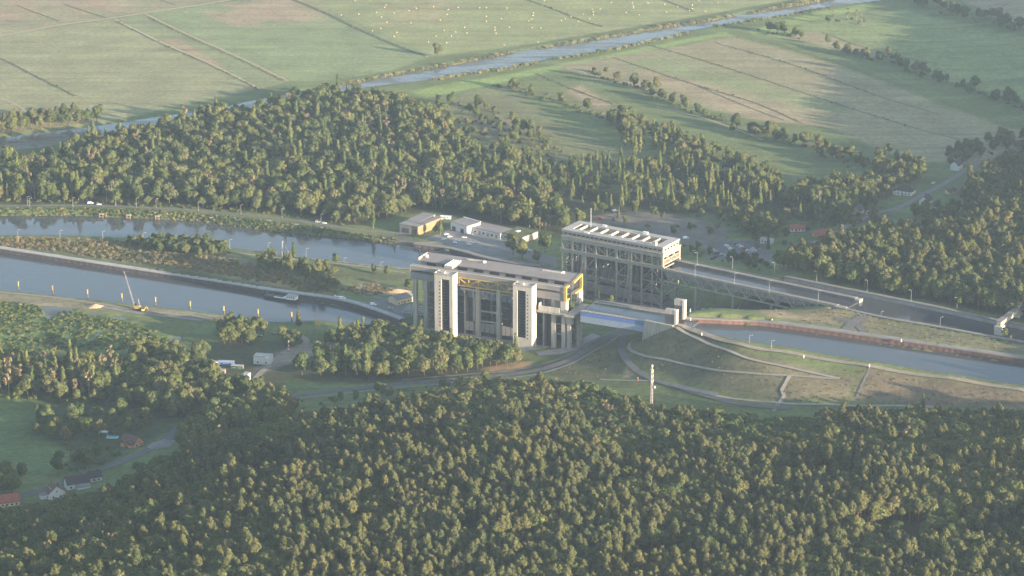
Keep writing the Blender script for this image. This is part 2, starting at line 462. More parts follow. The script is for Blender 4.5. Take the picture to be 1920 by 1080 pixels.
def carve(X, Y, h):
    """river beds and canal cuts in the ground sheet"""
    for poly, wz, slope, bank in ((W_RIV, -1.6, .45, 3), (W_OLD, LOW, .5, 4), (W_LOW, LOW, .9, 4), (W_NEW, UPW, .9, 4), (W_OUP, UPW, .9, 4), *[(q, -1.0, .3, 3) for q in W_PONDS]):
        m = (X > poly[:, 0].min() - 30) & (X < poly[:, 0].max() + 30) & (Y > poly[:, 1].min() - 30) & (Y < poly[:, 1].max() + 30)
        if not m.any(): continue
        s = sdf(poly, X[m], Y[m])
        lim = wz + np.clip(s * slope, -3, 1e9)
        hh = h[m]
        k = s < 12
        hh[k] = np.minimum(hh[k], lim[k])
        h[m] = hh
    for ln, foot_, wd in QLINES:
        m = (X > ln[:, 0].min() - 5) & (X < ln[:, 0].max() + 5) & (Y > ln[:, 1].min() - 5) & (Y < ln[:, 1].max() + 5)
        hh = h[m]; k = ldist(ln, X[m], Y[m]) < wd
        hh[k] = np.minimum(hh[k], foot_); h[m] = hh
    return h
def height(X, Y):
    X = np.atleast_1d(np.asarray(X, float)); Y = np.atleast_1d(np.asarray(Y, float))
    h = base_h(X, Y)
    near = (np.abs(X) < 1500) & (Y > 1000) & (Y < 4500)
    h = h + np.where(near, wave_noise(X, Y, 60, 3) * .25, 0)
    return carve(X.ravel(), Y.ravel(), h.ravel()).reshape(X.shape)

# ---- ground colours by what grows or lies there (base colours, with shade painted in under the truss bridge)
GRASS = (.125, .155, .060)
ZONES = [  # colour, photo outline, soft edge (m), raggedness
 ((.24,.225,.125), [(-400,95),(0,65),(400,5),(520,-40),(520,-260),(-400,-260)], 6, .2),
 ((.235,.235,.122), [(-400,100),(0,65),(210,36),(487,166),(330,200),(200,228),(0,250),(-400,270)], 4, .1),
 ((.20,.22,.108), [(215,35),(270,25),(542,152),(490,167)], 4, .3),
 ((.32,.235,.145), [(300,72),(330,75),(410,118),(395,120),(350,98)], 8, .8),
 ((.195,.228,.108), [(272,24),(400,4),(560,-6),(805,106),(700,146),(540,152)], 4, .3),
 ((.30,.235,.145), [(400,25),(470,0),(560,-2),(620,30),(560,40),(430,45)], 25, .9),
 ((.30,.225,.14), [(110,0),(220,0),(210,18),(150,22)], 25, .9),
 ((.30,.225,.14), [(0,10),(60,0),(60,30),(0,35)], 25, .9),
 ((.23,.248,.112), [(560,-6),(812,106),(1000,82),(1300,36),(1560,-6),(1800,-60),(1800,-260),(560,-260)], 4, .2),
 ((.28,.255,.13), [(720,10),(850,0),(830,40),(740,45)], 25, .8),
 ((.10,.125,.055), [(500,180),(640,150),(812,118),(1060,72),(1300,32),(1540,-10),(1540,0),(1300,42),(1060,82),(812,127),(640,160),(500,190)], 3, .3),
 ((.205,.27,.085), [(770,172),(830,158),(950,140),(1060,118),(1290,72),(1360,60),(1370,66),(1290,80),(1060,128),(950,152),(800,184)], 4, .2),
 ((.20,.26,.085), [(1400,60),(1500,30),(1620,8),(1640,14),(1520,40),(1420,68)], 5, .3),
 ((.235,.215,.12), [(1040,124),(1290,84),(1370,68),(1440,85),(1560,118),(1700,170),(1930,250),(1930,330),(1700,300),(1560,240),(1400,222),(1290,195),(1130,150)], 5, .15),
 ((.275,.225,.135), [(1180,130),(1240,128),(1540,230),(1520,236),(1400,222)], 5, .4),
 ((.205,.225,.105), [(1160,120),(1240,100),(1600,205),(1580,215)], 5, .2),
 ((.175,.215,.085), [(1420,70),(1560,30),(1700,20),(1920,70),(1980,200),(1800,160),(1600,90)], 8, .3),
 ((.24,.21,.125), [(1470,70),(1530,60),(1660,100),(1640,108)], 6, .4),
 ((.24,.22,.125), [(1780,-10),(2000,0),(2000,60),(1900,48)], 6, .3),
 ((.15,.16,.075), [(800,190),(950,158),(1060,175),(1200,225),(1240,300),(1060,320),(880,300),(830,240)], 8, .6),
 ((.13,.165,.062), [(960,165),(1050,190),(1160,225),(1260,280),(1200,290),(1060,240)], 6, .3),
 ((.27,.215,.13), [(1055,172),(1090,160),(1150,196),(1130,205)], 6, .7),
 ((.21,.185,.115), [(870,225),(960,220),(1000,240),(900,245)], 10, .8),
 ((.12,.15,.06), [(1040,135),(1130,150),(1380,225),(1500,275),(1680,350),(1560,340),(1400,290),(1200,200)], 6, .3),
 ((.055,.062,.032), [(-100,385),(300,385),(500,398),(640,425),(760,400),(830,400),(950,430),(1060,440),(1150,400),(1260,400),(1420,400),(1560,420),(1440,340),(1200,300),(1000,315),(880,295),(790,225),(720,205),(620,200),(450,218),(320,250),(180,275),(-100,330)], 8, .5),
 ((.11,.13,.055), [(1100,310),(1250,335),(1430,395),(1300,385),(1150,360)], 10, .8),
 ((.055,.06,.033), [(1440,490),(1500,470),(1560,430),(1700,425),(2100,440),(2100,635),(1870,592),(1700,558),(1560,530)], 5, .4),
 ((.11,.135,.055), [(-100,398),(200,392),(450,410),(640,438),(760,450),(760,470),(640,450),(450,428),(200,412),(-100,410)], 3, .4),
 ((.19,.165,.095), [(-100,446),(100,446),(250,452),(340,470),(440,480),(540,510),(600,545),(500,540),(300,508),(100,478),(-100,458)], 5, .5),
 ((.28,.22,.10), [(505,512),(560,520),(600,545),(640,556),(560,548),(510,530)], 5, .7),
 ((.10,.12,.055), [(-100,462),(100,484),(300,512),(500,545),(640,563),(640,556),(500,535),(300,498),(100,470)], 3, .5),
 ((.11,.13,.06), [(440,480),(560,490),(760,515),(790,540),(740,560),(660,548),(600,530),(530,500)], 5, .5),
 ((.26,.20,.125), [(640,540),(700,530),(745,548),(690,556)], 5, .8),
 ((.20,.18,.12), [(-100,542),(200,568),(420,592),(480,602),(400,600),(200,582),(-100,556)], 3, .4),
 ((.12,.165,.055), [(-100,556),(150,580),(260,605),(340,630),(330,655),(200,655),(-100,660)], 6, .4),
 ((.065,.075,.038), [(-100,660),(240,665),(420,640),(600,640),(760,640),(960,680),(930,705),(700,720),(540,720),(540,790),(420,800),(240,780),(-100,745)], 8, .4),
 ((.10,.14,.052), [(-200,720),(80,740),(140,760),(60,800),(120,850),(90,890),(-200,880)], 8, .3),
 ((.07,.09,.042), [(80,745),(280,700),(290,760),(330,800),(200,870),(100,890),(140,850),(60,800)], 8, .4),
 ((.23,.195,.145), [(540,650),(600,640),(660,645),(690,668),(580,668),(520,690),(470,710),(480,690)], 4, .4),
 ((.15,.13,.105), [(600,660),(680,662),(700,680),(600,682)], 4, .5),
 ((.11,.15,.05), [(540,712),(600,718),(600,730),(535,738)], 3, .3),
 ((.37,.265,.145), [(905,690),(945,682),(990,678),(1000,684),(960,696),(915,700)], 2.5, .3),
 ((.36,.255,.15), [(1168,688),(1178,684),(1190,695),(1186,706),(1174,708)], 2, .2),
 ((.112,.115,.06), [(1020,700),(1100,660),(1160,640),(1175,690),(1130,715),(1060,712)], 4, .3),
 ((.118,.115,.064), [(1175,655),(1210,628),(1262,612),(1400,660),(1500,690),(1560,745),(1460,760),(1300,720),(1200,690)], 4, .4),
 ((.17,.15,.09), [(1430,680),(1620,700),(1590,750),(1480,740)], 8, .6),
 ((.16,.132,.085), [(1620,690),(1930,735),(2200,775),(2200,788),(1930,776),(1600,750)], 4, .3),
 ((.15,.145,.08), [(1310,585),(1500,585),(1560,576),(1660,600),(1870,640),(2100,675),(2100,700),(1900,664),(1620,624),(1480,602),(1300,594)], 3, .5),
 ((.25,.205,.125), [(1320,582),(1400,578),(1480,588),(1570,600),(1560,606),(1440,594)], 3, .4),
 ((.24,.195,.105), [(1500,582),(1560,574),(1600,590),(1570,598),(1520,594)], 3, .6),
 ((.085,.085,.065), [(1100,600),(1250,575),(1420,560),(1540,572),(1300,588),(1260,600)], 4, .4),  # dark tone paints the shade on the ground below the truss bridge
 ((.17,.15,.12), [(1110,405),(1180,395),(1330,415),(1365,430),(1350,460),(1300,462),(1200,430),(1110,420)], 4, .4),
 ((.16,.15,.13), [(1300,445),(1420,452),(1440,490),(1330,485)], 5, .5),
 ((.10,.12,.055), [(1480,430),(1560,400),(1660,385),(1700,400),(1620,425),(1500,462)], 6, .5),
 ((.11,.11,.085), [(700,440),(760,440),(800,460),(760,458)], 4, .4),
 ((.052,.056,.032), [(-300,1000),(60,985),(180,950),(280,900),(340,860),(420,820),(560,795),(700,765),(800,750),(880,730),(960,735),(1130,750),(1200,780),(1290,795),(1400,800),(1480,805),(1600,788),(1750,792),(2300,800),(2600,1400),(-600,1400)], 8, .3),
]
def axis(parts):
    out = []
    for a, b, st in parts:
        out += list(np.arange(a, b, st))
    return np.array(out)
xs = axis([(-9000,-3000,1000),(-3000,-1000,200),(-1000,-640,40),(-640,640,4.0),(640,1000,30),(1000,3000,200),(3000,9001,1000)])
ys = axis([(-9000,-1000,1000),(-1000,1000,200),(1000,1320,30),(1320,2240,3.4),(2240,3320,6.5),(3320,3700,40),(3700,5000,200),(5000,11001,1000)])
GX, GY = np.meshgrid(xs, ys)
gx, gy = GX.ravel(), GY.ravel()
gz = height(gx, gy)
gcol = np.tile(np.array(GRASS), (gx.size, 1))
rag = wave_noise(gx, gy, 28, 11)
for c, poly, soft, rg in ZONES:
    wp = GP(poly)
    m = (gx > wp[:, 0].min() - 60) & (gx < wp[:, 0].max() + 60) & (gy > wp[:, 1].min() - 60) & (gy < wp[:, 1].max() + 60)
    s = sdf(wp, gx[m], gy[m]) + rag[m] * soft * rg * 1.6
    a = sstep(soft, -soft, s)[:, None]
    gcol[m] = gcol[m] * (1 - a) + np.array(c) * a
me = bpy.data.meshes.new('ground')
nx, ny = len(xs), len(ys)
idx = np.arange(nx * ny).reshape(ny, nx)
quads = np.stack([idx[:-1, :-1], idx[:-1, 1:], idx[1:, 1:], idx[1:, :-1]], -1).reshape(-1, 4)
me.vertices.add(nx * ny)
me.vertices.foreach_set('co', np.stack([gx, gy, gz], 1).ravel())
me.loops.add(quads.size)
me.loops.foreach_set('vertex_index', quads.ravel())
me.polygons.add(len(quads))
me.polygons.foreach_set('loop_start', np.arange(0, quads.size, 4))
me.polygons.foreach_set('loop_total', np.full(len(quads), 4))
me.polygons.foreach_set('use_smooth', np.ones(len(quads), bool))
ca = me.color_attributes.new('soil_and_shade', 'FLOAT_COLOR', 'POINT')
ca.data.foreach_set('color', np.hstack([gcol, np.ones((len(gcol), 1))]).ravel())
me.update()
_a, _b = G(1200, 80), G(1700, 236)
MOW = -math.atan2(_b.y - _a.y, _b.x - _a.x)
def ground_mat():
    m = bpy.data.materials.new('ground_cover')
    m.use_nodes = True
    t = m.node_tree; N, L = t.nodes, t.links
    b = N['Principled BSDF']; b.inputs['Roughness'].default_value = .95; b.inputs['Specular IOR Level'].default_value = .1
    at = N.new('ShaderNodeAttribute'); at.attribute_name = 'soil_and_shade'
    tc = N.new('ShaderNodeTexCoord')
    def noise(scale, detail, stretch=None, rot=0):
        mp = N.new('ShaderNodeMapping')
        mp.inputs['Rotation'].default_value = (0, 0, rot)
        if stretch: mp.inputs['Scale'].default_value = stretch
        L.new(tc.outputs['Object'], mp.inputs['Vector'])
        n = N.new('ShaderNodeTexNoise'); n.inputs['Scale'].default_value = scale; n.inputs['Detail'].default_value = detail; n.inputs['Roughness'].default_value = .7
        L.new(mp.outputs['Vector'], n.inputs['Vector'])
        return n.outputs['Fac']
    def rng_(f, lo, hi, a=.3, b2=.7):
        r = N.new('ShaderNodeMapRange'); r.inputs['From Min'].default_value = a; r.inputs['From Max'].default_value = b2
        r.inputs['To Min'].default_value = lo; r.inputs['To Max'].default_value = hi
        L.new(f, r.inputs['Value']); return r.outputs['Result']
    def mul(a, b2):
        k = N.new('ShaderNodeMath'); k.operation = 'MULTIPLY'; L.new(a, k.inputs[0]); L.new(b2, k.inputs[1]); return k.outputs[0]
    f = mul(mul(rng_(noise(.02, 6), .78, 1.22), rng_(noise(.22, 5), .72, 1.28)), rng_(noise(.06, 4, (.05, 1, 1), MOW), .80, 1.20))
    sc = N.new('ShaderNodeVectorMath'); sc.operation = 'SCALE'
    L.new(at.outputs['Color'], sc.inputs[0]); L.new(f, sc.inputs['Scale'])
    tint = N.new('ShaderNodeMix'); tint.data_type = 'RGBA'; tint.blend_type = 'MULTIPLY'
    L.new(rng_(noise(.035, 5), 0, .35, .45, .75), tint.inputs['Factor'])
    L.new(sc.outputs['Vector'], tint.inputs['A']); tint.inputs['B'].default_value = (1.15, 1.0, .88, 1)
    L.new(tint.outputs['Result'], b.inputs['Base Color'])
    bp = N.new('ShaderNodeBump'); bp.inputs['Strength'].default_value = .6; bp.inputs['Distance'].default_value = .6
    L.new(noise(.35, 4), bp.inputs['Height']); L.new(bp.outputs['Normal'], b.inputs['Normal'])
    return m
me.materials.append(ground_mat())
ground = bpy.data.objects.new('ground', me)
col.objects.link(ground)
tag(ground, kind='structure')

# ---- water sheets
def sheet(name, pts, z, m, kind='structure', grow=0.0):
    p = np.asarray(pts)[:, :2]
    if grow:
        nxt, prv = np.roll(p, -1, 0), np.roll(p, 1, 0)
        d = nxt - prv; nrm = np.stack([d[:, 1], -d[:, 0]], 1); nrm /= np.linalg.norm(nrm, axis=1)[:, None] + 1e-9
        area = (p[:, 0] * nxt[:, 1] - p[:, 1] * nxt[:, 0]).sum()
        p = p + nrm * (grow if area > 0 else -grow)
    b = MB()
    b.add([(x, y, 0) for x, y in p], [tuple(range(len(p)))])
    o = b.build(name, m)
    o.location.z = z
    # faces must look up
    if o.data.polygons[0].normal.z < 0:
        o.data.flip_normals()
    return tag(o, kind=kind)
sheet('canal_water', W_LOW, LOW, M['water'], grow=4.5)
sheet('harbour_water', W_OLD, LOW, M['water'], grow=4)
sheet('river_water', W_RIV, -1.6, M['river'], grow=3)
sheet('canal_water', W_NEW, UPW, M['water'], grow=4.0)
sheet('canal_water', W_OUP, UPW, M['water'], grow=4.0)
for q in W_PONDS:
    sheet('pond_water', q, -1.0, M['river'], grow=2)

# ---- ribbons on the ground: roads, paths, quays, ditches
ROADS = []
def ribbon(name, pts, width, m, lift=.25, z=None, kind='structure', smooth=True, avoid=True, thick=0.0):
    """pts: photo pixels; a strip laid along the ground (or at height z)"""
    base = GP(pts) if z is None else PP(pts, z)
    ln = smooth_line(base, 4.0) if smooth else base
    d = np.gradient(ln[:, :2], axis=0)
    d /= np.linalg.norm(d, axis=1)[:, None] + 1e-9
    nrm = np.stack([-d[:, 1], d[:, 0]], 1)
    wdt = np.full(len(ln), width) if np.isscalar(width) else np.interp(np.linspace(0, 1, len(ln)), np.linspace(0, 1, len(width)), width)
    if avoid: ROADS.append((ln, float(np.max(wdt)) / 2))
    rows = []
    for k in (-.5, 0, .5):
        e = ln[:, :2] + nrm * wdt[:, None] * k
        zz = height(e[:, 0], e[:, 1]) if z is None else np.full(len(ln), z)
        rows.append(np.column_stack([e, zz + lift]))
    if z is None:
        zm = np.maximum(np.maximum(rows[0][:, 2], rows[2][:, 2]), rows[1][:, 2])
        for r_ in rows: r_[:, 2] = .5 * r_[:, 2] + .5 * zm
    n = len(ln)
    vs = np.vstack(rows)
    fs = []
    for i in range(n - 1):
        fs += [(i + n, i, i + 1, i + 1 + n), (i + 2 * n, i + n, i + 1 + n, i + 1 + 2 * n)]
    b = MB(); b.add(vs, fs)
    if thick:
        lo = vs.copy(); lo[:, 2] -= thick
        b.v += [tuple(q) for q in lo]
        k = 3 * n
        b.f += [(i, i + k, i + 1 + k, i + 1) for i in range(n - 1)] + [(2*n + i + 1, 2*n + i + 1 + k, 2*n + i + k, 2*n + i) for i in range(n - 1)]
    o = b.build(name, m)
    if o.data.polygons[0].normal.z < 0: o.data.flip_normals()
    return tag(o, kind=kind)
# main road round the front of the lift, with verge strips
MAIN = [(1300,590),(1215,604),(1175,618),(1140,636),(1110,651),(1075,672),(1040,686),(1000,697),(940,704),(860,711),(760,720),(660,730),(540,743),(440,758),(380,776),(345,795),(318,818),(290,838),(240,862),(180,884),(130,902),(60,925),(-60,962),(-250,1000)]
ribbon('road', MAIN, 7.0, M['asphalt'], .35)
ribbon('cycle_path', [(x - 6, y - 7) for x, y in MAIN[2:11]], 2.6, M['light_asphalt'], .35)
ribbon('kerb_verge', [(x + 5, y + 6) for x, y in MAIN[2:14]], 2.2, M['paving'], .32)
ribbon('road', [(1196,600),(1178,622),(1168,640),(1166,658),(1176,678),(1198,698),(1225,712),(1262,724),(1310,738),(1360,752),(1420,762),(1480,766)], 5.5, M['asphalt'], .35)
ribbon('path', [(1205,634),(1186,640),(1179,650),(1186,660),(1210,669),(1240,674),(1290,685),(1350,696),(1420,702),(1480,705),(1570,711)], 2.6, M['pale_path'], .35)
ribbon('path', [(1262,614),(1300,632),(1340,650),(1400,672),(1480,690),(1575,711)], 2.6, M['pale_path'], .35)
ribbon('path', [(1125,712),(1180,714),(1230,716),(1290,730),(1360,746),(1470,757),(1600,762),(1750,764)], 3.0, M['pale_path'], .35)
ribbon('path', [(1632,688),(1622,710),(1606,745)], 1.8, M['light_asphalt'], .3, smooth=False)
ribbon('path', [(1265,612),(1332,631),(1405,650),(1480,661),(1630,685.5),(1920,732),(2250,782)], 5.0, M['sand_path'], .12)
ribbon('gravel_lay_by', [(1262,722),(1300,732),(1345,742)], 6, M['light_asphalt'], .45)
ribbon('path', [(1566,598),(1590,602),(1606,608),(1620,622)], 6.0, M['asphalt'], .3)
ribbon('path', [(1622,592),(1600,605),(1590,615),(1582,622)], 8.0, M['asphalt'], .3, avoid=False)
ribbon('road', [(1440,500),(1455,487),(1490,472),(1520,458),(1555,445),(1580,430),(1640,402),(1690,388),(1730,366),(1770,345),(1810,320),(1850,302),(1930,270)], 6.0, M['light_asphalt'], .4)
ribbon('road', [(-120,384),(0,386),(150,386),(300,391),(420,400),(520,410),(600,421),(660,430),(740,437),(770,442)], 4.5, M['light_asphalt'], .3)
ribbon('site_track', [(560,628),(575,640),(560,655),(530,672),(500,690),(478,712),(470,728)], 5.0, M['sand_path'], .3)
ribbon('gravel_lay_by', [(318,826),(300,836),(280,842)], [10, 16, 8], M['paving'], .5)
ribbon('site_track', [(0,548),(100,558),(200,572),(260,582),(330,590),(400,598)], 3.0, M['sand_path'], .25)
ribbon('site_track', [(170,572),(250,586),(320,594),(380,601)], 4.0, M['paving'], .27)
ribbon('path', [(440,475),(560,488),(680,500),(760,512)], 3.2, M['sand_path'], .25)
ribbon('path', [(500,605),(560,597),(600,598),(660,602),(720,606)], 3.0, M['light_asphalt'], .3)
# field tracks and ditches
M['track'] = mat('field_track', (.36, .30, .19), .95, .25, .2)
M['ditch'] = mat('ditch_sedge', (.10, .115, .055), .95, .35, .2)
M['rank_grass'] = mat('rank_grass', (.15, .18, .07), .95, .35, .12)
for p, wd, k in (([(-200,92),(0,66),(120,46),(210,34),(300,20),(420,2),(560,-20)], 5, 'track'), ([(215,36),(300,78),(400,122),(487,167)], 3.5, 'track'), ([(272,26),(360,68),(450,108),(540,152)], 3, 'track'),
                 ([(-60,96),(0,110),(70,145),(140,180)], 3.5, 'ditch'), ([(0,183),(30,196),(50,210)], 3, 'track'), ([(218,40),(303,82),(403,126),(485,167)], 2, 'ditch'), ([(276,32),(363,74),(453,114),(530,152)], 1.5, 'ditch'),
                 ([(530,-8),(600,20),(680,58),(760,92),(800,104)], 6, 'ditch'), ([(990,0),(1040,18),(1090,38),(1130,50)], 4, 'ditch'), ([(1230,-5),(1260,6),(1300,22)], 5, 'ditch'),
                 ([(1200,80),(1300,108),(1440,152),(1560,192),(1700,236),(1800,262)], 2.2, 'ditch'), ([(1340,80),(1480,120),(1640,178),(1760,215)], 2.2, 'ditch'), ([(1150,108),(1290,155),(1420,195),(1500,230)], 2.2, 'ditch'),
                 ([(1280,150),(1400,200),(1470,226)], 2.0, 'ditch'), ([(1440,78),(1560,115),(1660,150),(1720,166)], 2.0, 'ditch'), ([(1005,138),(1080,170),(1150,195)], 3, 'ditch'), ([(1200,90),(1280,120),(1380,150)], 1.5, 'track'),
                 ([(120,8),(200,34)], 2.2, 'ditch'), ([(300,0),(330,10)], 2, 'ditch'), ([(1540,60),(1640,95),(1760,120)], 2.5, 'ditch'), ([(1230,200),(1330,225),(1430,262)], 2.4, 'track'), ([(110,40),(30,10)], 2, 'ditch')):
    ribbon('field_track' if k == 'track' else 'ditch', p, wd, M[k], .18, avoid=False)

# ---- quays: coping strip plus sheet-pile wall with ribs
def quay(pts, top, foot, width, side, wall_m, cop_m, rib=3.0):
    ln = smooth_line(PP(pts, top), 6.0)
    d = np.gradient(ln[:, :2], axis=0); d /= np.linalg.norm(d, axis=1)[:, None]
    nrm = np.stack([-d[:, 1], d[:, 0]], 1) * side
    n = len(ln)
    o1 = ln[:, :2]; o2 = ln[:, :2] + nrm * width
    cop = MB()
    vs = [(*q, top + .3) for q in o1] + [(*q, top + .3) for q in o2] + [(*q, top - .6) for q in o1] + [(*q, top - .6) for q in o2]
    fs = []
    for i in range(n - 1):
        fs += [(i, i + 1, n + i + 1, n + i), (i, 2 * n + i, 2 * n + i + 1, i + 1), (n + i, n + i + 1, 3 * n + i + 1, 3 * n + i)]
    cop.add(vs, fs)
    tag(cop.build('quay', cop_m), kind='structure')
    wall = MB()
    # zig-zag sheet piling
    seg = smooth_line(PP(pts, top), rib)
    dd = np.gradient(seg[:, :2], axis=0); dd /= np.linalg.norm(dd, axis=1)[:, None]
    nn = np.stack([-dd[:, 1], dd[:, 0]], 1) * side
    off = np.where(np.arange(len(seg)) % 2, .35, .52)[:, None]
    e = seg[:, :2] + nn * off
    k = len(seg)
    wall.add([(*q, top - .55) for q in e] + [(*q, foot) for q in e], [(i, i + 1, k + i + 1, k + i) for i in range(k - 1)])
    tag(wall.build('quay_wall', wall_m), kind='structure')
    ROADS.append((ln, width))
for q in QUAYS:
    quay(q[0], q[1], q[2], q[3], q[4], M[q[5]], M[q[6]], q[7])

# ---- paved areas
def area(name, pts, m, lift=.3):
    g = GP(pts)
    b = MB()
    # fan grid so that the sheet follows the ground
    cx = g.mean(0)
    rings = [g[:, :2] * k + cx[:2] * (1 - k) for k in (1, .66, .33)]
    vs = []
    for r_ in rings:
        vs += [(x, y, zz) for x, y, zz in np.column_stack([r_, height(r_[:, 0], r_[:, 1]) + lift])]
    vs.append((cx[0], cx[1], float(height(cx[0], cx[1])[0]) + lift))
    n = len(g); fs = []
    for k in range(2):
        for i in range(n):
            j = (i + 1) % n
            fs.append((k * n + i, k * n + j, (k + 1) * n + j, (k + 1) * n + i))
    fs += [(2 * n + i, 2 * n + (i + 1) % n, 3 * n) for i in range(n)]
    b.add(vs, fs)
    o = b.build(name, m)
    if o.data.polygons[0].normal.z < 0: o.data.flip_normals()
    AREAS.append(g)
    return tag(o, kind='structure')
AREAS = []
area('yard_paving', [(778,452),(800,446),(840,432),(850,425),(960,452),(990,462),(985,490),(940,486),(900,478),(850,468)], M['paving'])
M['gravel'] = mat('car_park_gravel', (.17, .15, .125), .95, .35, .08)
area('car_park', [(1120,404),(1180,397),(1260,402),(1340,420),(1362,432),(1350,452),(1290,455),(1210,432),(1130,418)], M['gravel'])
area('car_park', [(1330,458),(1400,452),(1440,462),(1450,480),(1420,492),(1350,478)], M['asphalt'])
area('lift_forecourt', [(1010,668),(1050,664),(1095,652),(1130,632),(1110,625),(1060,655),(1005,660)], M['grey_concrete'], .2)
area('quay_apron', [(640,562),(700,555),(760,565),(790,590),(770,604),(745,594),(690,574)], M['light_asphalt'], .2)
area('yard_paving', [(975,470),(1040,480),(1048,500),(1010,505),(980,490)], M['light_asphalt'], .25)
# ================================================================== THE NEW LIFT (concrete, grey girders, yellow frames)
def ang(a, b): return math.atan2(b[1] - a[1], b[0] - a[0])
NL = empty('boat_lift', (-78.4, 1958.0, 0), R(-25), 'large concrete boat lift with white towers, grey girders and yellow end frames', 'boat lift')
LN = 131.0
def nb(name, m, *boxes):
    b = MB()
    for q in boxes: b.box(*q)
    return b.build(name, m, NL)
# front hall girder: full-height ends, slim in the middle
nb('front_girder', M['girder_grey'], (0,129.5,0,4.5,47.2,50.6), (0,26,0.02,4.5,39.8,45.4), (104,129.5,.02,4.5,39.8,45.4), (0,129.5,3.0,4.48,45.4,47.2), (26.0,104,3.2,4.46,39.8,45.4))
nb('girder_lit_edge', M['cream'], (-.3,129.7,-.2,.5,50.62,50.9))  # cream strip paints the sunlight along the girder's top edge
nb('girder_top', M['roof_grey'], (-.3,129.7,.52,4.7,50.62,50.85))
nb('girder_slot', M['steel_dark'], (3,22,2.5,2.98,45.45,47.15))
nb('girder_slot', M['steel_dark'], (108,127,2.5,2.98,45.45,47.15))
nb('girder_end', M['cream'], (-.4,-.02,0,4.5,39.8,50.6))
# rear hall: roof falling gently to the front, wall below
b = MB()
for k in range(16):        # roof sheets between standing seams
    u0, u1 = k * LN / 16, (k + 1) * LN / 16 - .12
    b = MB()
    b.add([(u0,14.6,50.6),(u1,14.6,50.6),(u1,30.4,52.6),(u0,30.4,52.6),(u0,14.6,50.3),(u1,14.6,50.3),(u1,30.4,52.3),(u0,30.4,52.3)], [(0,1,2,3),(7,6,5,4),(0,4,5,1),(1,5,6,2),(2,6,7,3),(3,7,4,0)])
    b.build('roof_sheet', M['roof_grey'], NL)
nb('rear_hall_wall', M['girder_grey'], (1,130,16,16.4,44.2,50.2), (1,130,29.6,30,40,51.8), (1,130,16.4,29.6,40,40.4))
for k in range(9):
    nb('hall_window', M['glass'], (6 + k * 13.6, 14 + k * 13.6, 15.85, 15.98, 45.2, 49.2))
b = MB(); b.box(26,33,6,22,51.9,52.3); b.box(26,33,6,6.3,50.2,51.9); b.box(32.7,33,6.3,22,50.2,51.9)
b.build('roof_bridge', M['roof_pale'], NL)
for k in range(4):
    nb('roof_rib', M['white'], (26.5 + k * 2, 26.9 + k * 2, 6, 22, 52.32, 52.7))
for u0, u1 in ((36, 52), (100, 116)):
    nb('roof_vent', M['white_concrete'], (u0, u1, 26, 27.2, 52.2, 53.1))
for u, v in ((50, 25), (116, 27), (3, 20)):
    nb('roof_fan', M['white'], (u, u + 1.6, v, v + 1.6, 51.6, 53.6))
nb('rear_roof_edge', M['cream'], (-.5,-.05,14.6,30.4,50.2,52.7))
# sheave deck between the halls with the big rope sheaves
nb('sheave_deck', M['dark_concrete'], (1, 130, 4.6, 15.9, 43, 43.6))
sm = MB().cyl((0,-1.2,0),(0,1.2,0),2.1,n=14).mesh('rope_sheave', M['steel'])
for k in range(22):
    part('rope_sheave', sm, NL, (7 + k * 5.5, 10.5, 45.9))
# yellow bracket frames at the upper end
for nm, bx in (('front_bracket', [(129.6,131.8,-.5,.8,39.6,51.2),(129.6,131.8,.8,6,50.0,51.2),(129.6,131.8,.8,6,39.6,40.8)]),
               ('rear_bracket', [(129.6,131.8,29.4,30.7,40.6,52.9)])):
    nb(nm, M['yellow'], *bx)
b = MB(); b.add([(129.6,14.6,49.8),(131.8,14.6,49.8),(131.8,29.38,51.7),(129.6,29.38,51.7),(129.6,14.6,51.0),(131.8,14.6,51.0),(131.8,29.38,52.9),(129.6,29.38,52.9)], [(0,3,2,1),(4,5,6,7),(0,1,5,4),(1,2,6,5),(2,3,7,6),(3,0,4,7)])
b.build('rear_bracket_beam', M['yellow'], NL)
nb('rear_bracket_beam', M['yellow'], (129.6,131.8,17,29.38,40.7,41.9))
nb('end_panel', M['white_concrete'], (128.5,132.4,23,29.6,31,40.5))
nb('end_panel', M['white_concrete'], (127.2,131.6,-.6,4.0,29.5,39.6))
nb('end_gantry', M['steel_dark'], (130,131.5,9,9.8,34,44),(130,131.5,20,20.8,34,44),(130,131.5,9.8,20,42.8,44))
# yellow truss between the two front towers
TR = [(41, 40.6), (91.4, 40.6)]
nb('truss_chord', M['yellow'], (41.2,91.4,-.6,.5,40.1,40.9))
nb('truss_chord', M['yellow'], (41.2,91.4,-.6,.5,46.3,47.0))
nn_ = 6
for k in range(nn_ + 1):
    u = 41.8 + k * 49 / nn_
    MB().bar((u,-.05,41),(u,-.05,46),.55,.55).build('truss_post', M['yellow'], NL)
for k in range(nn_):
    u0, u1 = 41.8 + k * 49 / nn_, 41.8 + (k + 1) * 49 / nn_
    a, c = ((u0,-.05,46),(u1,-.05,41)) if k % 2 == 0 else ((u0,-.05,41),(u1,-.05,46))
    MB().bar(a, c, .65, .55).build('truss_diagonal', M['yellow'], NL)
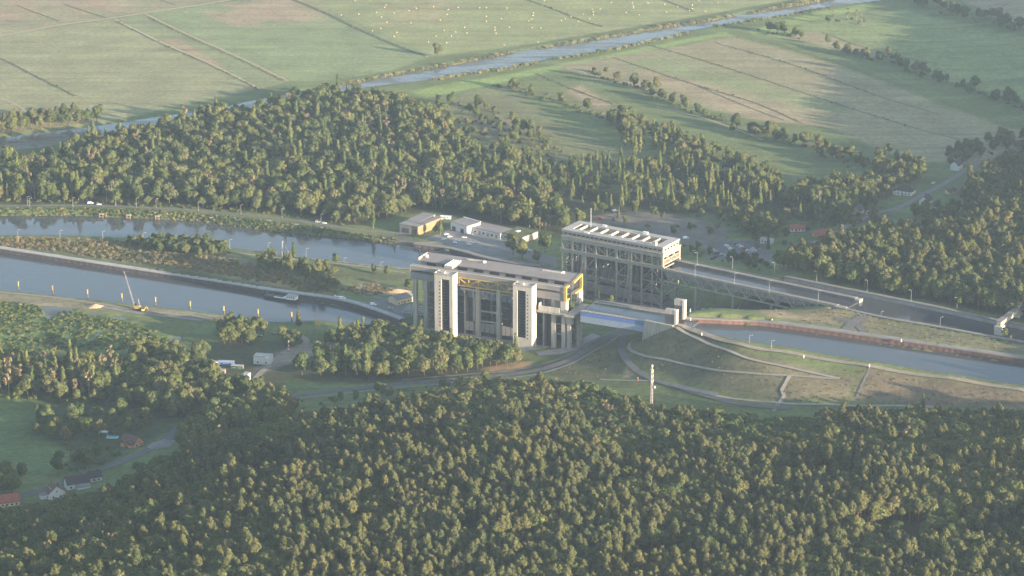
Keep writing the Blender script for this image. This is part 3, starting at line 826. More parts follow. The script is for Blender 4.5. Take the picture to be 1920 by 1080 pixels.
# columns, front and rear rows
for u in (3.0, 12.3, 57.0, 74.6, 120.6, 129.0):
    for v in (2.2, 27.6):
        b = MB(); b.box(u-1.6,u+1.6,v-1.5,v+1.5,-1,39.7); b.box(u-2.2,u+2.2,v-2,v+2,-1,.8)
        b.build('column', M['concrete'], NL)
for u in (21.0, 44.5, 88.5, 111.0):
    for v in (8.0, 24.5):
        nb('shaft_wall', M['grey_concrete'], (u-.6,u+.6,v-4,v+4,-1,42.9))
for u0, u1 in ((45.2,50.5),(82,87.8),(111.8,117),(15,20)):
    nb('shaft_shade_panel', M['steel_dark'], (u0,u1,9.5,10.1,2,31))  # dark panel stands in for the shade inside the shaft opening
    nb('shaft_wall', M['grey_concrete'], (u1,u1+2.0,6,10.2,-1,39))
# cross beams at storey heights
for z in (12.0, 20.0):
    for v in (3.9, 26.0):
        nb('tie_beam', M['concrete'], (55.5,76.2,v,v+1.0,z,z+1.1)); nb('tie_beam', M['concrete'], (119,130.6,v,v+1.0,z-1,z)); nb('tie_beam', M['concrete'], (1.5,14,v,v+1.0,z,z+1.0))
nb('machine_gallery', M['girder_grey'], (42,91,1.0,6.5,36.6,38.4))
for k in range(6):
    u = 45 + k * 8
    nb('gallery_bracket', M['concrete'], (u,u+.8,1.3,6,34.5,36.58))
# ship trough, raised to the upper water
nb('trough', M['blue_grey'], (6,126,8.4,9.2,29,37.2), (6,126,21.6,22.4,29,37.2), (6,126,9.2,21.6,28.6,29.6))
for k in range(24):
    nb('trough_rib', M['girder_grey'], (8 + k * 5.0, 8.5 + k * 5.0, 7.8, 8.38, 28.8, 37))
nb('trough_walkway', M['paving'], (6,126,6.8,9.2,37.22,37.5), (6,126,21.6,24,37.22,37.5))
nb('trough_water', M['water'], (6,126,9.22,21.58,29.62,34.2))
# counterweights in the shafts
cwm = MB().box(-1.9,1.9,-1.0,1.0,0,7).mesh('counterweight', M['grey_concrete'])
for k in range(10):
    for v in (13.5 - 9.2, 26.3):
        u = (46 + k * 4.4) if k < 10 else 0
        part('counterweight', cwm, NL, (u, v + .6, 3.5))
# floor pit, plinth
for u0, u1 in ((0.5,11),(13.5,19.8),(24,43),(46,56),(58.5,73.5),(76.5,87.5),(90,109.8),(112,119.5),(122,128)):
    nb('rear_basin_wall', M['dark_concrete'], (u0,u1,24.6,25.2,.3,26.5))
    for z in (9,18): nb('basin_ledge', M['grey_concrete'], (u0,u1,23.9,24.58,z,z+.7))
nb('lift_basin', M['dark_concrete'], (-2,133,4,26,-2.4,.25))
nb('plinth', M['grey_concrete'], (-1,132,-1.5,3.6,-2,.55))
nb('plinth', M['grey_concrete'], (86,118,-13,-1.52,-2,.5))
# lit stair and lift towers with dark glazing
wm = MB().box(-.45,.45,-.08,.06,-.5,.5).mesh('window', M['glass'])
def tower(u0, u1, v0, v1, h, strip, wcol, z0s):
    nb('tower', M['white_concrete'], (u0,strip[0],v0,v1,-2,h), (strip[1],u1,v0,v1,-2,h), (strip[0],strip[1],v0+1.0,v1,-2,h), (strip[0],strip[1],v0,v0+1,h-3.4,h), (strip[0],strip[1],v0,v0+1,-2,z0s))
    nb('tower_glazing', M['glass'], (strip[0]+.02,strip[1]-.02,v0+.7,v0+.98,z0s,h-3.4))
    for k in range(int((h - 4 - z0s) / 2.4)):
        nb('glazing_bar', M['steel_dark'], (strip[0]+.02,strip[1]-.02,v0+.62,v0+.69,z0s+2.4*k+1.9,z0s+2.4*k+2.1))
    for k in range(13):
        part('window', wm, NL, (wcol, v0 - .02, 9 + k * 2.9))
        part('window', wm, NL, (u1 + .02, v0 + 5.2, 7 + k * 3.0), (0, 0, R(90)))
    nb('parapet', M['concrete'], (u0-.25,u1+.25,v0-.25,v0+.2,h+.02,h+1.0), (u0-.25,u1+.25,v1-.2,v1-.02,h+.02,h+1.0), (u0-.25,u0+.2,v0+.2,v1-.2,h+.02,h+1.0), (u1-.2,u1+.25,v0+.2,v1-.2,h+.02,h+1.0))
    nb('roof_hatch', M['roof_pale'], (u0+4,u0+7,v0+3,v0+6,h-.3,h+1.4))
tower(25.3, 40.9, -9.3, -.75, 50.0, (31.2, 38.0), 29.8, 5.0)
tower(91.6, 107.4, -9.3, -.75, 50.0, (95.2, 102.2), 103.9, 9.0)
# upper-end portal: concrete shelf carrying the canal bridge seat
nb('portal_shelf', M['concrete'], (108,131.3,-2.4,4.9,29.0,30.6), (131.32,139,-3,27,28.6,30.2), (131.35,136.5,0,3.8,22,28.58), (131.35,136.5,20,24,22,28.58))
nb('portal_column', M['concrete'], (132.2,135,.4,3.2,-1,21.98), (132.2,135,20.5,23.3,-1,21.98), (136.6,139,8,10,-1,28.5))
nb('portal_wall', M['white_concrete'], (109.5,127,-2.2,-1.7,30.62,34.5), (109.5,110,-1.68,3.5,30.62,36))

# ---- canal bridge from the lift to the upper canal (blue steel trough)
cb0, cb1 = Vector(P(1095,583,36)), Vector(P(1209,601,36))
CBa = ang(cb0, cb1)
cbs = Vector((math.cos(CBa), math.sin(CBa), 0)); cbn = Vector((-math.sin(CBa), math.cos(CBa), 0))
CB = empty('canal_bridge', (cb0 - cbs * 3), CBa, 'blue steel canal bridge joining the concrete lift to the upper canal', 'bridge')
CB.location.z = 0
CBL = (cb1 - cb0).length + 30
def cbb(name, m, *bx):
    b = MB()
    for q in bx: b.box(*q)
    return b.build(name, m, CB)
cbb('side_plate', M['blue'], (0,CBL-12,0,.6,31.9,35.4)); cbb('side_plate', M['blue_grey'], (0,CBL-12,.1,.7,26.9,31.88))
cbb('side_plate', M['blue_grey'], (0,CBL,28.42,29,27,36))
cbb('bottom_plate', M['steel_dark'], (0,CBL-12,.72,28.4,26.9,27.4))
cbb('walkway', M['steel'], (0,CBL-8,-.4,3.0,35.42,35.7)); cbb('walkway', M['paving'], (0,CBL+6,25.4,28.4,36.02,36.3))
cbb('inner_wall', M['dark_concrete'], (0,CBL-6,3.02,3.5,28,35.5)); cbb('inner_wall', M['concrete'], (0,CBL,25.0,25.39,28,35.9))
cbb('bridge_water', M['water'], (0,CBL+8,3.52,24.98,28,34.6))
for k in range(int(CBL / 3.2)):
    cbb('rail_post', M['steel_dark'], (k*3.2,k*3.2+.14,-.3,-.16,35.72,36.9)); cbb('rail_post', M['steel_dark'], (k*3.2,k*3.2+.14,28.1,28.24,36.32,37.5))
cbb('handrail', M['steel_dark'], (0,CBL-10,-.32,-.14,36.92,37.04)); cbb('handrail', M['steel_dark'], (0,CBL,28.08,28.26,37.52,37.64))
# abutment with wing wall
ab = [P(1209,601,36), P(1262,612,36)]
AB = empty('bridge_abutment', (P(1209,601,36).x, P(1209,601,36).y, 0), ang(*ab), 'pale concrete bridge abutment set into the grassy canal mound', 'abutment')
b = MB(); L_ = (ab[1] - ab[0]).length
b.add([(-2.5,-.6,13),(L_,-.6,13),(L_,-.6,36.1),(0,-.6,36.1),(-2.5,1.2,13),(L_,1.2,13),(L_,1.2,36.1),(0,1.2,36.1)], [(0,1,2,3),(7,6,5,4),(0,3,7,4),(1,5,6,2),(3,2,6,7),(0,4,5,1)])
b.build('wing_wall', M['concrete'], AB)
MB().box(-2.4,1,1.22,30,14,33).build('front_wall', M['grey_concrete'], AB)
MB().box(-.3,L_,-1.0,1.6,36.12,36.7).build('coping', M['white_concrete'], AB)
for k in range(9):
    MB().box(1+k*3.2,1.15+k*3.2,-.8,-.65,36.72,37.8).build('rail_post', M['steel_dark'], AB)
# ---- safety gate: a tower on either side of the canal
def gate_tower(px, py, wd, dp, h, rot, label):
    g = P(px, py, 36.2)
    T = empty('gate_tower', (g.x, g.y, 36.0), rot, label, 'gate tower', 'towers of the canal safety gate')
    MB().box(0,wd,0,dp*.42,0,h*.72).build('tower_base', M['slate'], T)
    MB().box(0,wd,0,dp*.42,h*.722,h).build('tower_cap', M['concrete'], T)
    MB().box(wd+.02,wd+1.6,-.2,dp*.44,0,h+.1).build('guide_pier', M['white_concrete'], T)
    b = MB(); b.box(.3,wd-.3,dp*.1,dp*.3,h+.02,h+.5); b.build('roof_panel', M['roof_pale'], T)
    for k in range(7): MB().box(.1,wd-.1,-.06,-.01,.8+k*h*.08,.95+k*h*.08).build('cladding_joint', M['steel_dark'], T)
    return T
gate_tower(1247, 608, 7.2, 9, 12.0, CBa, 'squat white-topped gate tower on the near bank of the new canal')
gate_tower(1263.5, 596, 6.5, 10, 14.5, CBa, 'tall pale gate tower on the far bank of the new canal')
g0, g1 = P(1264, 603, 36), P(1274, 596, 36)
GB = empty('gate_beam', (g0.x, g0.y, 36), ang(g0, g1), 'dark green safety gate leaf hung between the two gate towers', 'canal gate')
LG_ = (g1 - g0).length
MB().bar((0,0,1),(LG_,0,1),.6,1.2).build('lower_beam', M['green_paint'], GB)
MB().bar((0,0,6.5),(LG_,0,6.5),.5,.6).build('upper_beam', M['lamp_metal'], GB)
MB().box(0,LG_,-.1,.1,-6,.38).build('gate_leaf', M['green_paint'], GB)

# ================================================================== THE OLD LIFT (riveted steel frame)
OL = empty('steel_boat_lift', (39.6, 2048.0, 0), R(-32), 'old riveted grey steel frame boat lift with a pale flat roof', 'boat lift')
OLN, OW = 93.2, 28.0
def ob(name, m, *bx):
    b = MB()
    for q in bx: b.box(*q)
    return b.build(name, m, OL)
def obar(name, a, c, wx, wy=None, m=None):
    return MB().bar(a, c, wx, wy).build(name, m or M['steel'], OL)
# roof hall
ob('roof', M['roof_pale'], (0,OLN,0,6.6,51.4,52.2), (0,OLN,21.4,OW,51.4,52.2), (0,7,6.62,21.38,51.4,52.2), (86,OLN,6.62,21.38,51.4,52.2))
ob('roof_well', M['roof_grey'], (6.5,86.5,6.6,21.4,48.6,48.9))
ob('roof_well_wall', M['steel'], (6.5,86.5,6.2,6.58,48.9,51.38),(6.5,86.5,21.42,21.8,48.9,51.38))
for k in range(8):
    u = 11 + k * 9.6
    ob('roof_cross_wall', M['cream'], (u,u+1.1,6.62,21.38,48.92,51.9))
    ob('roof_cross_wall_foot', M['cream'], (u-.9,u+2.0,6.65,9,48.92,51.95))
ob('hall_wall', M['steel'], (.6,OLN-.6,.7,1.1,46.9,51.38),(.6,OLN-.6,OW-1.1,OW-.7,46.9,51.38))
ob('hall_end_wall', M['cream'], (OLN-1.0,OLN-.3,1.12,OW-1.12,47.3,51.38)); ob('hall_end_wall', M['cladding'], (.3,1.0,1.12,OW-1.12,47.3,51.38))  # sunward end cream to paint its sunlight, other end left in cladding
for k in range(22):
    ob('hall_window', M['glass'], (2.2+k*4.1,5.2+k*4.1,.58,.69,48.7,49.7))
for k in range(5):
    ob('hall_window', M['glass'], (OLN-.29,OLN-.2,3+k*4.8,6.4+k*4.8,48.3,49.8))
ob('eaves_beam', M['cladding'], (0,OLN,0,.55,50.6,51.38),(0,OLN,OW-.55,OW,50.6,51.38))
ob('ledge', M['cladding'], (-.3,OLN+.3,-.5,.7,46.5,47.1)); ob('ledge', M['cream'], (OLN-.1,OLN+.8,-.5,OW+.5,46.4,47.2))  # end ledge cream, the sunlit tone again
ob('plate_girder', M['cladding'], (0,OLN,0,.8,43.4,46.48),(0,OLN,OW-.8,OW,43.4,46.48)); ob('plate_girder', M['cream'], (OLN-.75,OLN+.05,.82,OW-.82,43.2,46.38)); ob('plate_girder', M['cladding'], (0,.7,.82,OW-.82,43.4,46.4))  # cream on the sunward end puts its sunlight into the colour
ob('hall_floor', M['steel_dark'], (1,OLN-1,.9,OW-.9,45.6,46.2))
ob('roof_cabin', M['cream'], (83,86,1,3.6,52.22,55)); ob('roof_cabin', M['white'], (62,66,23,25.4,52.22,54)); ob('roof_cabin', M['white'], (24,27.4,24,25.6,52.22,53.4)); ob('roof_cabin', M['white'], (21,25,.6,2.0,52.22,53.0))
obar('antenna', (15.5,20.5,50),(15.5,20.5,67),.25,.25,M['white'])
# columns
COLS = [.7, 10.0, 19.4, 22.4, 32.0, 51.0, 62.0, 64.6, 74.0, 92.4]
for v in (.9, OW - .9):
    for u in COLS:
        wdt = 1.0 if u in (19.4, 22.4, 62.0, 64.6) else 1.3
        ob('column', M['steel'], (u-wdt/2,u+wdt/2,v-.6,v+.6,-1,43.38))
        if v < 2 and wdt > 1: ob('column_head', M['cladding'], (u-1.1,u+1.1,v-.9,v+.9,36.4,37.2))
    ob('column', M['steel'], (83,83.9,v-.45,v+.45,-1,33.4)); ob('column', M['steel'], (41.6,42.5,v-.5,v+.5,36.2,43.38))
    ob('main_beam', M['cladding'], (-.8,OLN+.8,v-1.0,v+1.0,33.4,35.9))
    ob('walk_edge', M['steel'], (-1,OLN+1,v-1.5,v+1.5,35.92,36.3))
    # upper panels
    pts = [.7,10,19.4,22.4,32,42,51,62,64.6,74,83.4,92.4]
    for i, (a, c) in enumerate(zip(pts[:-1], pts[1:])):
        if c - a < 4: continue
        if i in (4, 8): a2, c2 = (a, 43), (c, 36.3)
        elif i in (0, 5, 9): a2, c2 = (a, 36.3), (c, 43)
        else: a2, c2 = (a, 43) if i % 2 else (a, 36.3), (c, 36.3) if i % 2 else (c, 43)
        obar('upper_diagonal', (a2[0],v,a2[1]), (c2[0],v,c2[1]), .7, .5)
        for z in (38.4, 40.2, 41.8): obar('gallery_rail', (a+.7,v,z), (c-.7,v,z), .18, .18)
    # lower bracing
    for a, c in ((.7,10),(22.4,32),(51,62)):
        for z0, z1 in ((1,11.5),(12,22.5),(23,33)):
            obar('lower_diagonal', (a,v,z0 if a > 20 else z1), (c,v,z1 if a > 20 else z0), .7, .5)
            obar('lower_strut', (a,v,z1+.2), (c,v,z1+.2), .6, .6)
    for z0, z1 in ((1,11.2),(11.8,22.2),(22.8,33.2)):
        obar('lower_diagonal', (74,v,z0),(83.4,v,z1),.75,.5); obar('lower_diagonal', (83.4,v,z1),(92.4,v,z0),.75,.5)
        obar('lower_strut', (74,v,z0-.3),(92.4,v,z0-.3),.7,.6)
    # pendulum frames
    for u in (20.0, 62.6):
        obar('pendulum_leg', (u+.6,v+.2,33),(u-4.5,v-1.2,0),1.1,.9); obar('pendulum_leg', (u+1.4,v+.2,33),(u+1.2,v-1.2,0),1.0,.9)
        for z in (8,15,22,28):
            t = z / 33
            obar('pendulum_tie', (u-4.5+5.1*t,v-.9,z),(u+1.2,v-.9,z),.35,.35)
        ob('pendulum_head', M['cladding'], (u-.9,u+2.6,v-.9,v+.9,30.6,33.38))
# cross frames at both ends and between
for u in (.7, 32, 51, 74, 92.4):
    for z in (11.5, 22.5, 34, 40.5):
        if z < 30 or u in (.7, 92.4): obar('cross_beam', (u,1.5,z),(u,OW-1.5,z),.8,.9)
    if u in (.7,): 
        for z0, z1 in ((1,11),(12,22),(23,33)): obar('cross_diagonal', (u,1.5,z0),(u,OW-1.5,z1),.6,.5)
for a, c in ((3,9),(9,14),(14,19),(19,25)):
    obar('end_lattice', (92.6,a,36.5 if a in (3,14) else 43),(92.6,c,43 if a in (3,14) else 36.5),.45,.4,M['cream'])  # sunward end lattice, walkway, rails and posts: sunlight painted as cream
ob('end_walkway', M['cream'], (91,93.9,1.5,OW-1.5,37.2,37.7)); ob('end_rail', M['cream'], (93.5,93.8,1.5,OW-1.5,38.9,39.1), (93.5,93.8,1.5,OW-1.5,40.2,40.4))
for v in (.5, OW-.5): ob('corner_post', M['cream'], (92.0,93.6,v-.7,v+.7,33.0,46.3))
# trough, ropes and counterweights
ob('trough', M['steel'], (4,89,7.6,8.2,1.5,8.5),(4,89,19.8,20.4,1.5,8.5),(4,89,8.2,19.8,1.2,2))
ob('trough_water', M['water'], (4,89,8.22,19.78,2.02,6.2))
for k in range(20): ob('trough_rib', M['cladding'], (5+k*4.3,5.4+k*4.3,7.2,7.58,1.5,8.4))
ob('guide_wall', M['steel_dark'], (66,73,13,13.5,9,33))
cm = MB().box(-1.6,1.6,-.8,.8,0,9).mesh('counterweight', M['dark_concrete'])
rm = MB().box(-.9,.9,-.12,.12,0,19).mesh('rope_bundle', M['steel_dark'])
for k in range(18):
    for v in (4.2, 23.8):
        part('counterweight', cm, OL, (5.5 + k * 4.85, v, 17)); part('rope_bundle', rm, OL, (5.5 + k * 4.85, v, 26.1))
ob('foundation', M['dark_concrete'], (-3,OLN+2,-2,OW+2,-3,.4))

# ---- old canal bridge: walkways, channel and side trusses
d0, d1 = P(1243,504,36), P(1568,573,36)
OBa = ang(d0, d1)
OB = empty('steel_canal_bridge', (d0.x, d0.y, 0), OBa, 'long grey steel truss canal bridge running to the old lift', 'bridge')
OBL = (d1 - d0).length
def bb(name, m, *bx):
    b = MB()
    for q in bx: b.box(*q)
    return b.build(name, m, OB)
bb('walkway', M['paving'], (.5,OBL,0,4.2,35.5,36.0)); bb('walkway', M['paving'], (-4,OBL+3,24,28,35.5,36.0))
bb('channel_wall', M['grey_concrete'], (.5,OBL,4.22,4.8,28,35.7)); bb('channel_wall', M['dark_concrete'], (-3,OBL+3,23.3,23.98,28,35.9))
bb('channel_floor', M['dark_concrete'], (.5,OBL+3,4.82,23.28,27.6,28.4)); bb('bridge_water', M['water'], (.5,OBL+6,4.82,23.28,28.42,33.6))
for v in (.6, 27.4):
    bb('top_chord', M['cladding'], (.5,OBL,v-.45,v+.45,34.2,35.48))
    bb('bottom_chord', M['cladding'], (.5,OBL-8,v-.45,v+.45,25.4,26.3))
    npn = 22
    for k in range(npn):
        u0, u1 = .8 + k * (OBL - 4) / npn, .8 + (k + 1) * (OBL - 4) / npn
        a, c = ((u0,v,34.2),(u1,v,26.2)) if k % 2 == 0 else ((u0,v,26.2),(u1,v,34.2))
        MB().bar(a, c, .75, .55).build('truss_diagonal', M['cladding'], OB)
        MB().bar((u1,v,34.2),(u1,v,30.2 if k % 2 else 26.3),.4,.4).build('truss_post', M['cladding'], OB)
    for u in (30, 64, 98, 126):
        MB().bar((u,v,25.4),(u,v,-2 if u < 60 else 6),1.3,1.3).build('pier_leg', M['steel'], OB)
for u in (30, 64, 98, 126):
    MB().bar((u,.6,24.4),(u,27.4,24.4),1.0,1.0).build('pier_beam', M['steel'], OB)
    MB().bar((u,.6,8),(u,27.4,24),.6,.6).build('pier_brace', M['steel'], OB)
for k in range(int(OBL / 3)):
    for v in (.12, 27.8):
        bb('rail_post', M['steel'], (1+k*3,1.14+k*3,v,v+.12,36.02,37.2))
for v in (.1, 27.78): bb('handrail', M['steel'], (1,OBL,v,v+.16,37.22,37.34))
oa = P(1568,573,36)
b = MB(); b.box(-2,7,-1,4.7,18,35.3)
OA = empty('bridge_abutment', (oa.x, oa.y, 0), OBa, 'grey abutment at the canal end of the steel truss bridge', 'abutment')
b.build('wall', M['grey_concrete'], OA); MB().box(-2,7,23.4,29,18,35.3).build('wall', M['grey_concrete'], OA); MB().box(-2,7,4.72,23.38,18,29).build('sill_wall', M['dark_concrete'], OA); MB().box(-2,7,-1.2,-1.02,33.6,35.5).build('coping', M['concrete'], OA)
b = MB(); b.add([(-2.2,-1,19),(-30,-9,19),(-30,-9,20.5),(-2.2,-1,35.4),(-2.2,-.3,19),(-30,-8.3,19),(-30,-8.3,20.5),(-2.2,-.3,35.4)], [(0,1,2,3),(7,6,5,4),(3,2,6,7),(0,3,7,4)])
b.build('wing_wall', M['concrete'], OA)
# ---- guard gate at the right edge
gg = P(1872, 620, 36)
GG = empty('guard_gate', (gg.x, gg.y, 36), R(58), 'cream guard gate gantry spanning the old canal at the right edge', 'canal gate')
MB().box(0,44,-1.6,1.6,3.5,7.0).build('gantry_beam', M['cream'], GG)
MB().box(0,44,-2.4,2.4,7.02,7.4).build('gantry_deck', M['paving'], GG)
for u in (-1, 34): MB().box(u,u+6,-3,3,-4,3.48).build('pier', M['white_concrete'], GG)
MB().box(35,40,-2,2,7.42,10).build('cabin', M['white_concrete'], GG); MB().box(34.6,40.4,-2.4,2.4,10.02,10.4).build('cabin_roof', M['roof_grey'], GG)
for k in range(12): MB().box(k*3.6,k*3.6+.15,-2.35,-2.2,7.42,8.5).build('rail_post', M['lamp_metal'], GG)
# ================================================================== VEGETATION
ICO = None
def icosphere(sub=1):
    import bmesh
    bm = bmesh.new(); bmesh.ops.create_icosphere(bm, subdivisions=sub, radius=1)
    v = np.array([q.co[:] for q in bm.verts]); f = [tuple(a.index for a in fc.verts) for fc in bm.faces]
    bm.free()
    return v, f
IV, IF = icosphere(2)
def quad(c, n, s, r):
    """a leaf clump: one bent quad around c facing n"""
    n = n / (np.linalg.norm(n) + 1e-9)
    a = np.cross(n, r.normal(size=3)); a /= np.linalg.norm(a) + 1e-9
    b2 = np.cross(n, a)
    k = s * r.uniform(.7, 1.3)
    return [c + a * k * .5 + b2 * k * r.uniform(.2, .55), c - a * k * .5 + b2 * k * r.uniform(.2, .55) , c - a * k * .45 - b2 * k * .45 - n * k * .15, c + a * k * .45 - b2 * k * .45 - n * k * .15]
def lobe_crown(lobes, per, size, r, core=.72, flat=.25):
    V, Fc = [], []
    for cx, cy, cz, rx, ry, rz in lobes:
        c = np.array((cx, cy, cz)); e = np.array((rx, ry, rz))
        k = len(V)
        jit = 1 + r.uniform(-.18, .18, len(IV))
        V += list(c + IV * e * core * jit[:, None]); Fc += [tuple(i + k for i in f) for f in IF]
        n = int(per * (rx * ry + rx * rz + ry * rz) / 3)
        for _ in range(n):
            d = r.normal(size=3); d /= np.linalg.norm(d)
            if d[2] < -.55 and r.random() < .7: d[2] *= -1
            p = c + d * e * r.uniform(.80, 1.12)
            nn = d / e + r.normal(size=3) * .30 / e.mean() + np.array((0, 0, flat / e.mean()))
            k = len(V); V += quad(p, nn, size, r); Fc.append((k, k + 1, k + 2, k + 3))
    return V, Fc
def limbs(r, h, r0, tops, n=6):
    """tapered trunk with limbs up into the crown"""
    b = MB()
    kink = r.uniform(-.25, .25, 2)
    b.cyl((0,0,-.8), (kink[0],kink[1],h*.5), r0, r0*.7, n); b.cyl((kink[0],kink[1],h*.5), (kink[0]*1.5,kink[1]*1.5,h), r0*.7, r0*.3, n)
    for tx, ty, tz in tops:
        s = h * r.uniform(.45, .7)
        b.cyl((kink[0],kink[1],s), (tx*.8,ty*.8,tz), r0*.38, r0*.12, 4)
    return b
TREES = {}          # kind -> list of (crown mesh, trunk mesh, joined mesh)
def register(kind, V, Fc, trunk, leaf, bark):
    k = len(TREES.setdefault(kind, []))
    nm = 'crown' 
    cm_ = bpy.data.meshes.new('crown'); cm_.from_pydata([tuple(v) for v in V], [], Fc); cm_.materials.append(leaf); cm_.update()
    tm = None
    jm = bpy.data.meshes.new('tree_form')
    nv = len(V)
    if trunk is not None:
        tm = trunk.mesh('trunk', bark)
        jm.from_pydata([tuple(v) for v in V] + trunk.v, [], list(Fc) + [tuple(i + nv for i in f) for f in trunk.f])
        jm.materials.append(leaf); jm.materials.append(bark)
        mi = np.zeros(len(jm.polygons), np.int32); mi[len(Fc):] = 1
        jm.polygons.foreach_set('material_index', mi)
    else:
        jm.from_pydata([tuple(v) for v in V], [], Fc); jm.materials.append(leaf)
    jm.update()
    TREES[kind].append((cm_, tm, jm))
def tr(seed): return np.random.default_rng(seed)
for s in range(5):       # broadleaf, about 16 m
    r = tr(100 + s); lob = []
    H_ = 15 + s * .6; W_ = 4.3 + .4 * s
    for k in range(8 + s % 3):
        a = r.uniform(0, 6.28); q = r.uniform(.15, .75) * W_
        z = r.uniform(.33, .86) * H_
        rad = r.uniform(2.0, 3.1) * (1.1 if z < .6 * H_ else .9)
        lob.append((q * math.cos(a), q * math.sin(a), z, rad, rad, rad * r.uniform(.8, 1.0)))
    lob.append((0, 0, .58 * H_, W_ * .62, W_ * .62, H_ * .30))
    V, Fc = lobe_crown(lob, 14, 1.05, r)
    register('broadleaf', V, Fc, limbs(r, H_ * .7, .32, [l[:3] for l in lob[:4]]), LB, M['bark'])
for s in range(4):       # pine, about 20 m, bare reddish stem
    r = tr(200 + s); lob = []
    H_ = 20 + r.uniform(-1, 1)
    for k in range(6):
        t = k / 5.0
        z = H_ * (.67 + .30 * t)
        rad = (2.5, 3.2, 3.1, 2.7, 2.2, 1.5)[k] * r.uniform(.85, 1.1)
        a = r.uniform(0, 6.28); q = (1 - t * .7) * r.uniform(.3, 1.2)
        lob.append((q * math.cos(a), q * math.sin(a), z, rad * r.uniform(.8, 1.15), rad * r.uniform(.8, 1.15), rad * .55 + .35))
    V, Fc = lobe_crown(lob, 18, .9, r, core=.66)
    register('pine', V, Fc, limbs(r, H_ * .9, .24, [l[:3] for l in lob[:2]], 5), LP, M['pine_bark'])
for s in range(3):       # slender poplar / birch
    r = tr(300 + s); lob = []
    H_ = 18 + s
    for k in range(9):
        t = k / 8.0
        z = H_ * (.22 + .74 * t)
        rad = (1.6 + 1.5 * math.sin(math.pi * min(1, t * 1.15 + .08))) * .72
        a = r.uniform(0, 6.28); q = r.uniform(.1, .8) * (1 - t)
        lob.append((q * math.cos(a), q * math.sin(a), z, rad, rad, 1.8))
    V, Fc = lobe_crown(lob, 13, 1.0, r)
    register('poplar', V, Fc, limbs(r, H_ * .8, .22, [l[:3] for l in lob[1:4]]), LW, M['pale_bark'])
for s in range(2):       # half-bare dry tree with pale limbs
    r = tr(400 + s); lob = []
    H_ = 17
    for k in range(10):
        a = r.uniform(0, 6.28); q = r.uniform(.3, 2.4); z = r.uniform(.45, .98) * H_
        rad = r.uniform(.8, 1.3)
        lob.append((q * math.cos(a), q * math.sin(a), z, rad, rad, rad * 1.3))
    V, Fc = lobe_crown(lob, 12, .9, r, core=.45)
    register('dry_tree', V, Fc, limbs(r, H_ * .85, .28, [l[:3] for l in lob]), LD, M['pale_bark'])
for s in range(2):       # spruce
    r = tr(500 + s); lob = []
    H_ = 16
    for k in range(8):
        t = k / 7.0
        rad = 2.8 * (1 - t) + .35
        lob.append((r.uniform(-.2, .2), r.uniform(-.2, .2), H_ * (.14 + .82 * t), rad, rad, 1.5))
    V, Fc = lobe_crown(lob, 12, 1.0, r)
    register('spruce', V, Fc, limbs(r, H_ * .8, .25, []), LP, M['bark'])
for s in range(3):       # shrub, 3 to 4 m
    r = tr(600 + s); lob = []
    for k in range(4):
        a = r.uniform(0, 6.28); q = r.uniform(.3, 1.5); rad = r.uniform(1.0, 1.6)
        lob.append((q * math.cos(a), q * math.sin(a), rad * .9, rad, rad, rad * .95))
    V, Fc = lobe_crown(lob, 14, .9, r)
    register('shrub', V, Fc, None, LS, None)
for s in range(2):       # reed or tall-grass tuft: upright blades
    for kind, lf in (('reed', LR), ('dry_grass', LG)):
        r = tr(700 + s + (50 if kind == 'reed' else 0)); V, Fc = [], []
        for k in range(46):
            a = r.uniform(0, 6.28); q = math.sqrt(r.random()) * 1.7
            x, y = q * math.cos(a), q * math.sin(a); h_ = r.uniform(1.2, 2.3); th = r.uniform(0, 6.28); w_ = .35
            lx, ly = r.uniform(-.4, .4, 2)
            n = len(V)
            V += [np.array((x - w_ * math.cos(th), y - w_ * math.sin(th), -.2)), np.array((x + w_ * math.cos(th), y + w_ * math.sin(th), -.2)), np.array((x + lx + w_ * .5 * math.cos(th), y + ly, h_)), np.array((x + lx - w_ * .5 * math.cos(th), y + ly, h_))]
            Fc.append((n, n + 1, n + 2, n + 3))
        register(kind, V, Fc, None, lf, None)

# ---- instanced stuff: one object per wood, thicket or reed bed
forms = bpy.data.collections.new('plant_forms')
FORM_ID = {}
for kind in sorted(TREES):
    for i, (cm_, tm, jm) in enumerate(TREES[kind]):
        o = bpy.data.objects.new('form_%02d' % len(forms.objects), jm)
        forms.objects.link(o)
        FORM_ID[(kind, i)] = len(forms.objects) - 1
def scatter_group():
    g = bpy.data.node_groups.new('grow_plants', 'GeometryNodeTree')
    g.interface.new_socket('Geometry', in_out='INPUT', socket_type='NodeSocketGeometry')
    g.interface.new_socket('Geometry', in_out='OUTPUT', socket_type='NodeSocketGeometry')
    N, L = g.nodes, g.links
    gi, go = N.new('NodeGroupInput'), N.new('NodeGroupOutput')
    m2p = N.new('GeometryNodeMeshToPoints')
    ci = N.new('GeometryNodeCollectionInfo'); ci.inputs['Collection'].default_value = forms
    ci.inputs['Separate Children'].default_value = True; ci.inputs['Reset Children'].default_value = True
    ip = N.new('GeometryNodeInstanceOnPoints'); ip.inputs['Pick Instance'].default_value = True
    def attr(nm, ty):
        a = N.new('GeometryNodeInputNamedAttribute'); a.data_type = ty; a.inputs['Name'].default_value = nm
        return a.outputs['Attribute']
    L.new(gi.outputs[0], m2p.inputs['Mesh']); L.new(m2p.outputs['Points'], ip.inputs['Points'])
    L.new(ci.outputs[0], ip.inputs['Instance']); L.new(attr('form', 'INT'), ip.inputs['Instance Index'])
    L.new(attr('spin', 'FLOAT_VECTOR'), ip.inputs['Rotation']); L.new(attr('size', 'FLOAT_VECTOR'), ip.inputs['Scale'])
    L.new(ip.outputs['Instances'], go.inputs[0])
    return g
GROW = scatter_group()
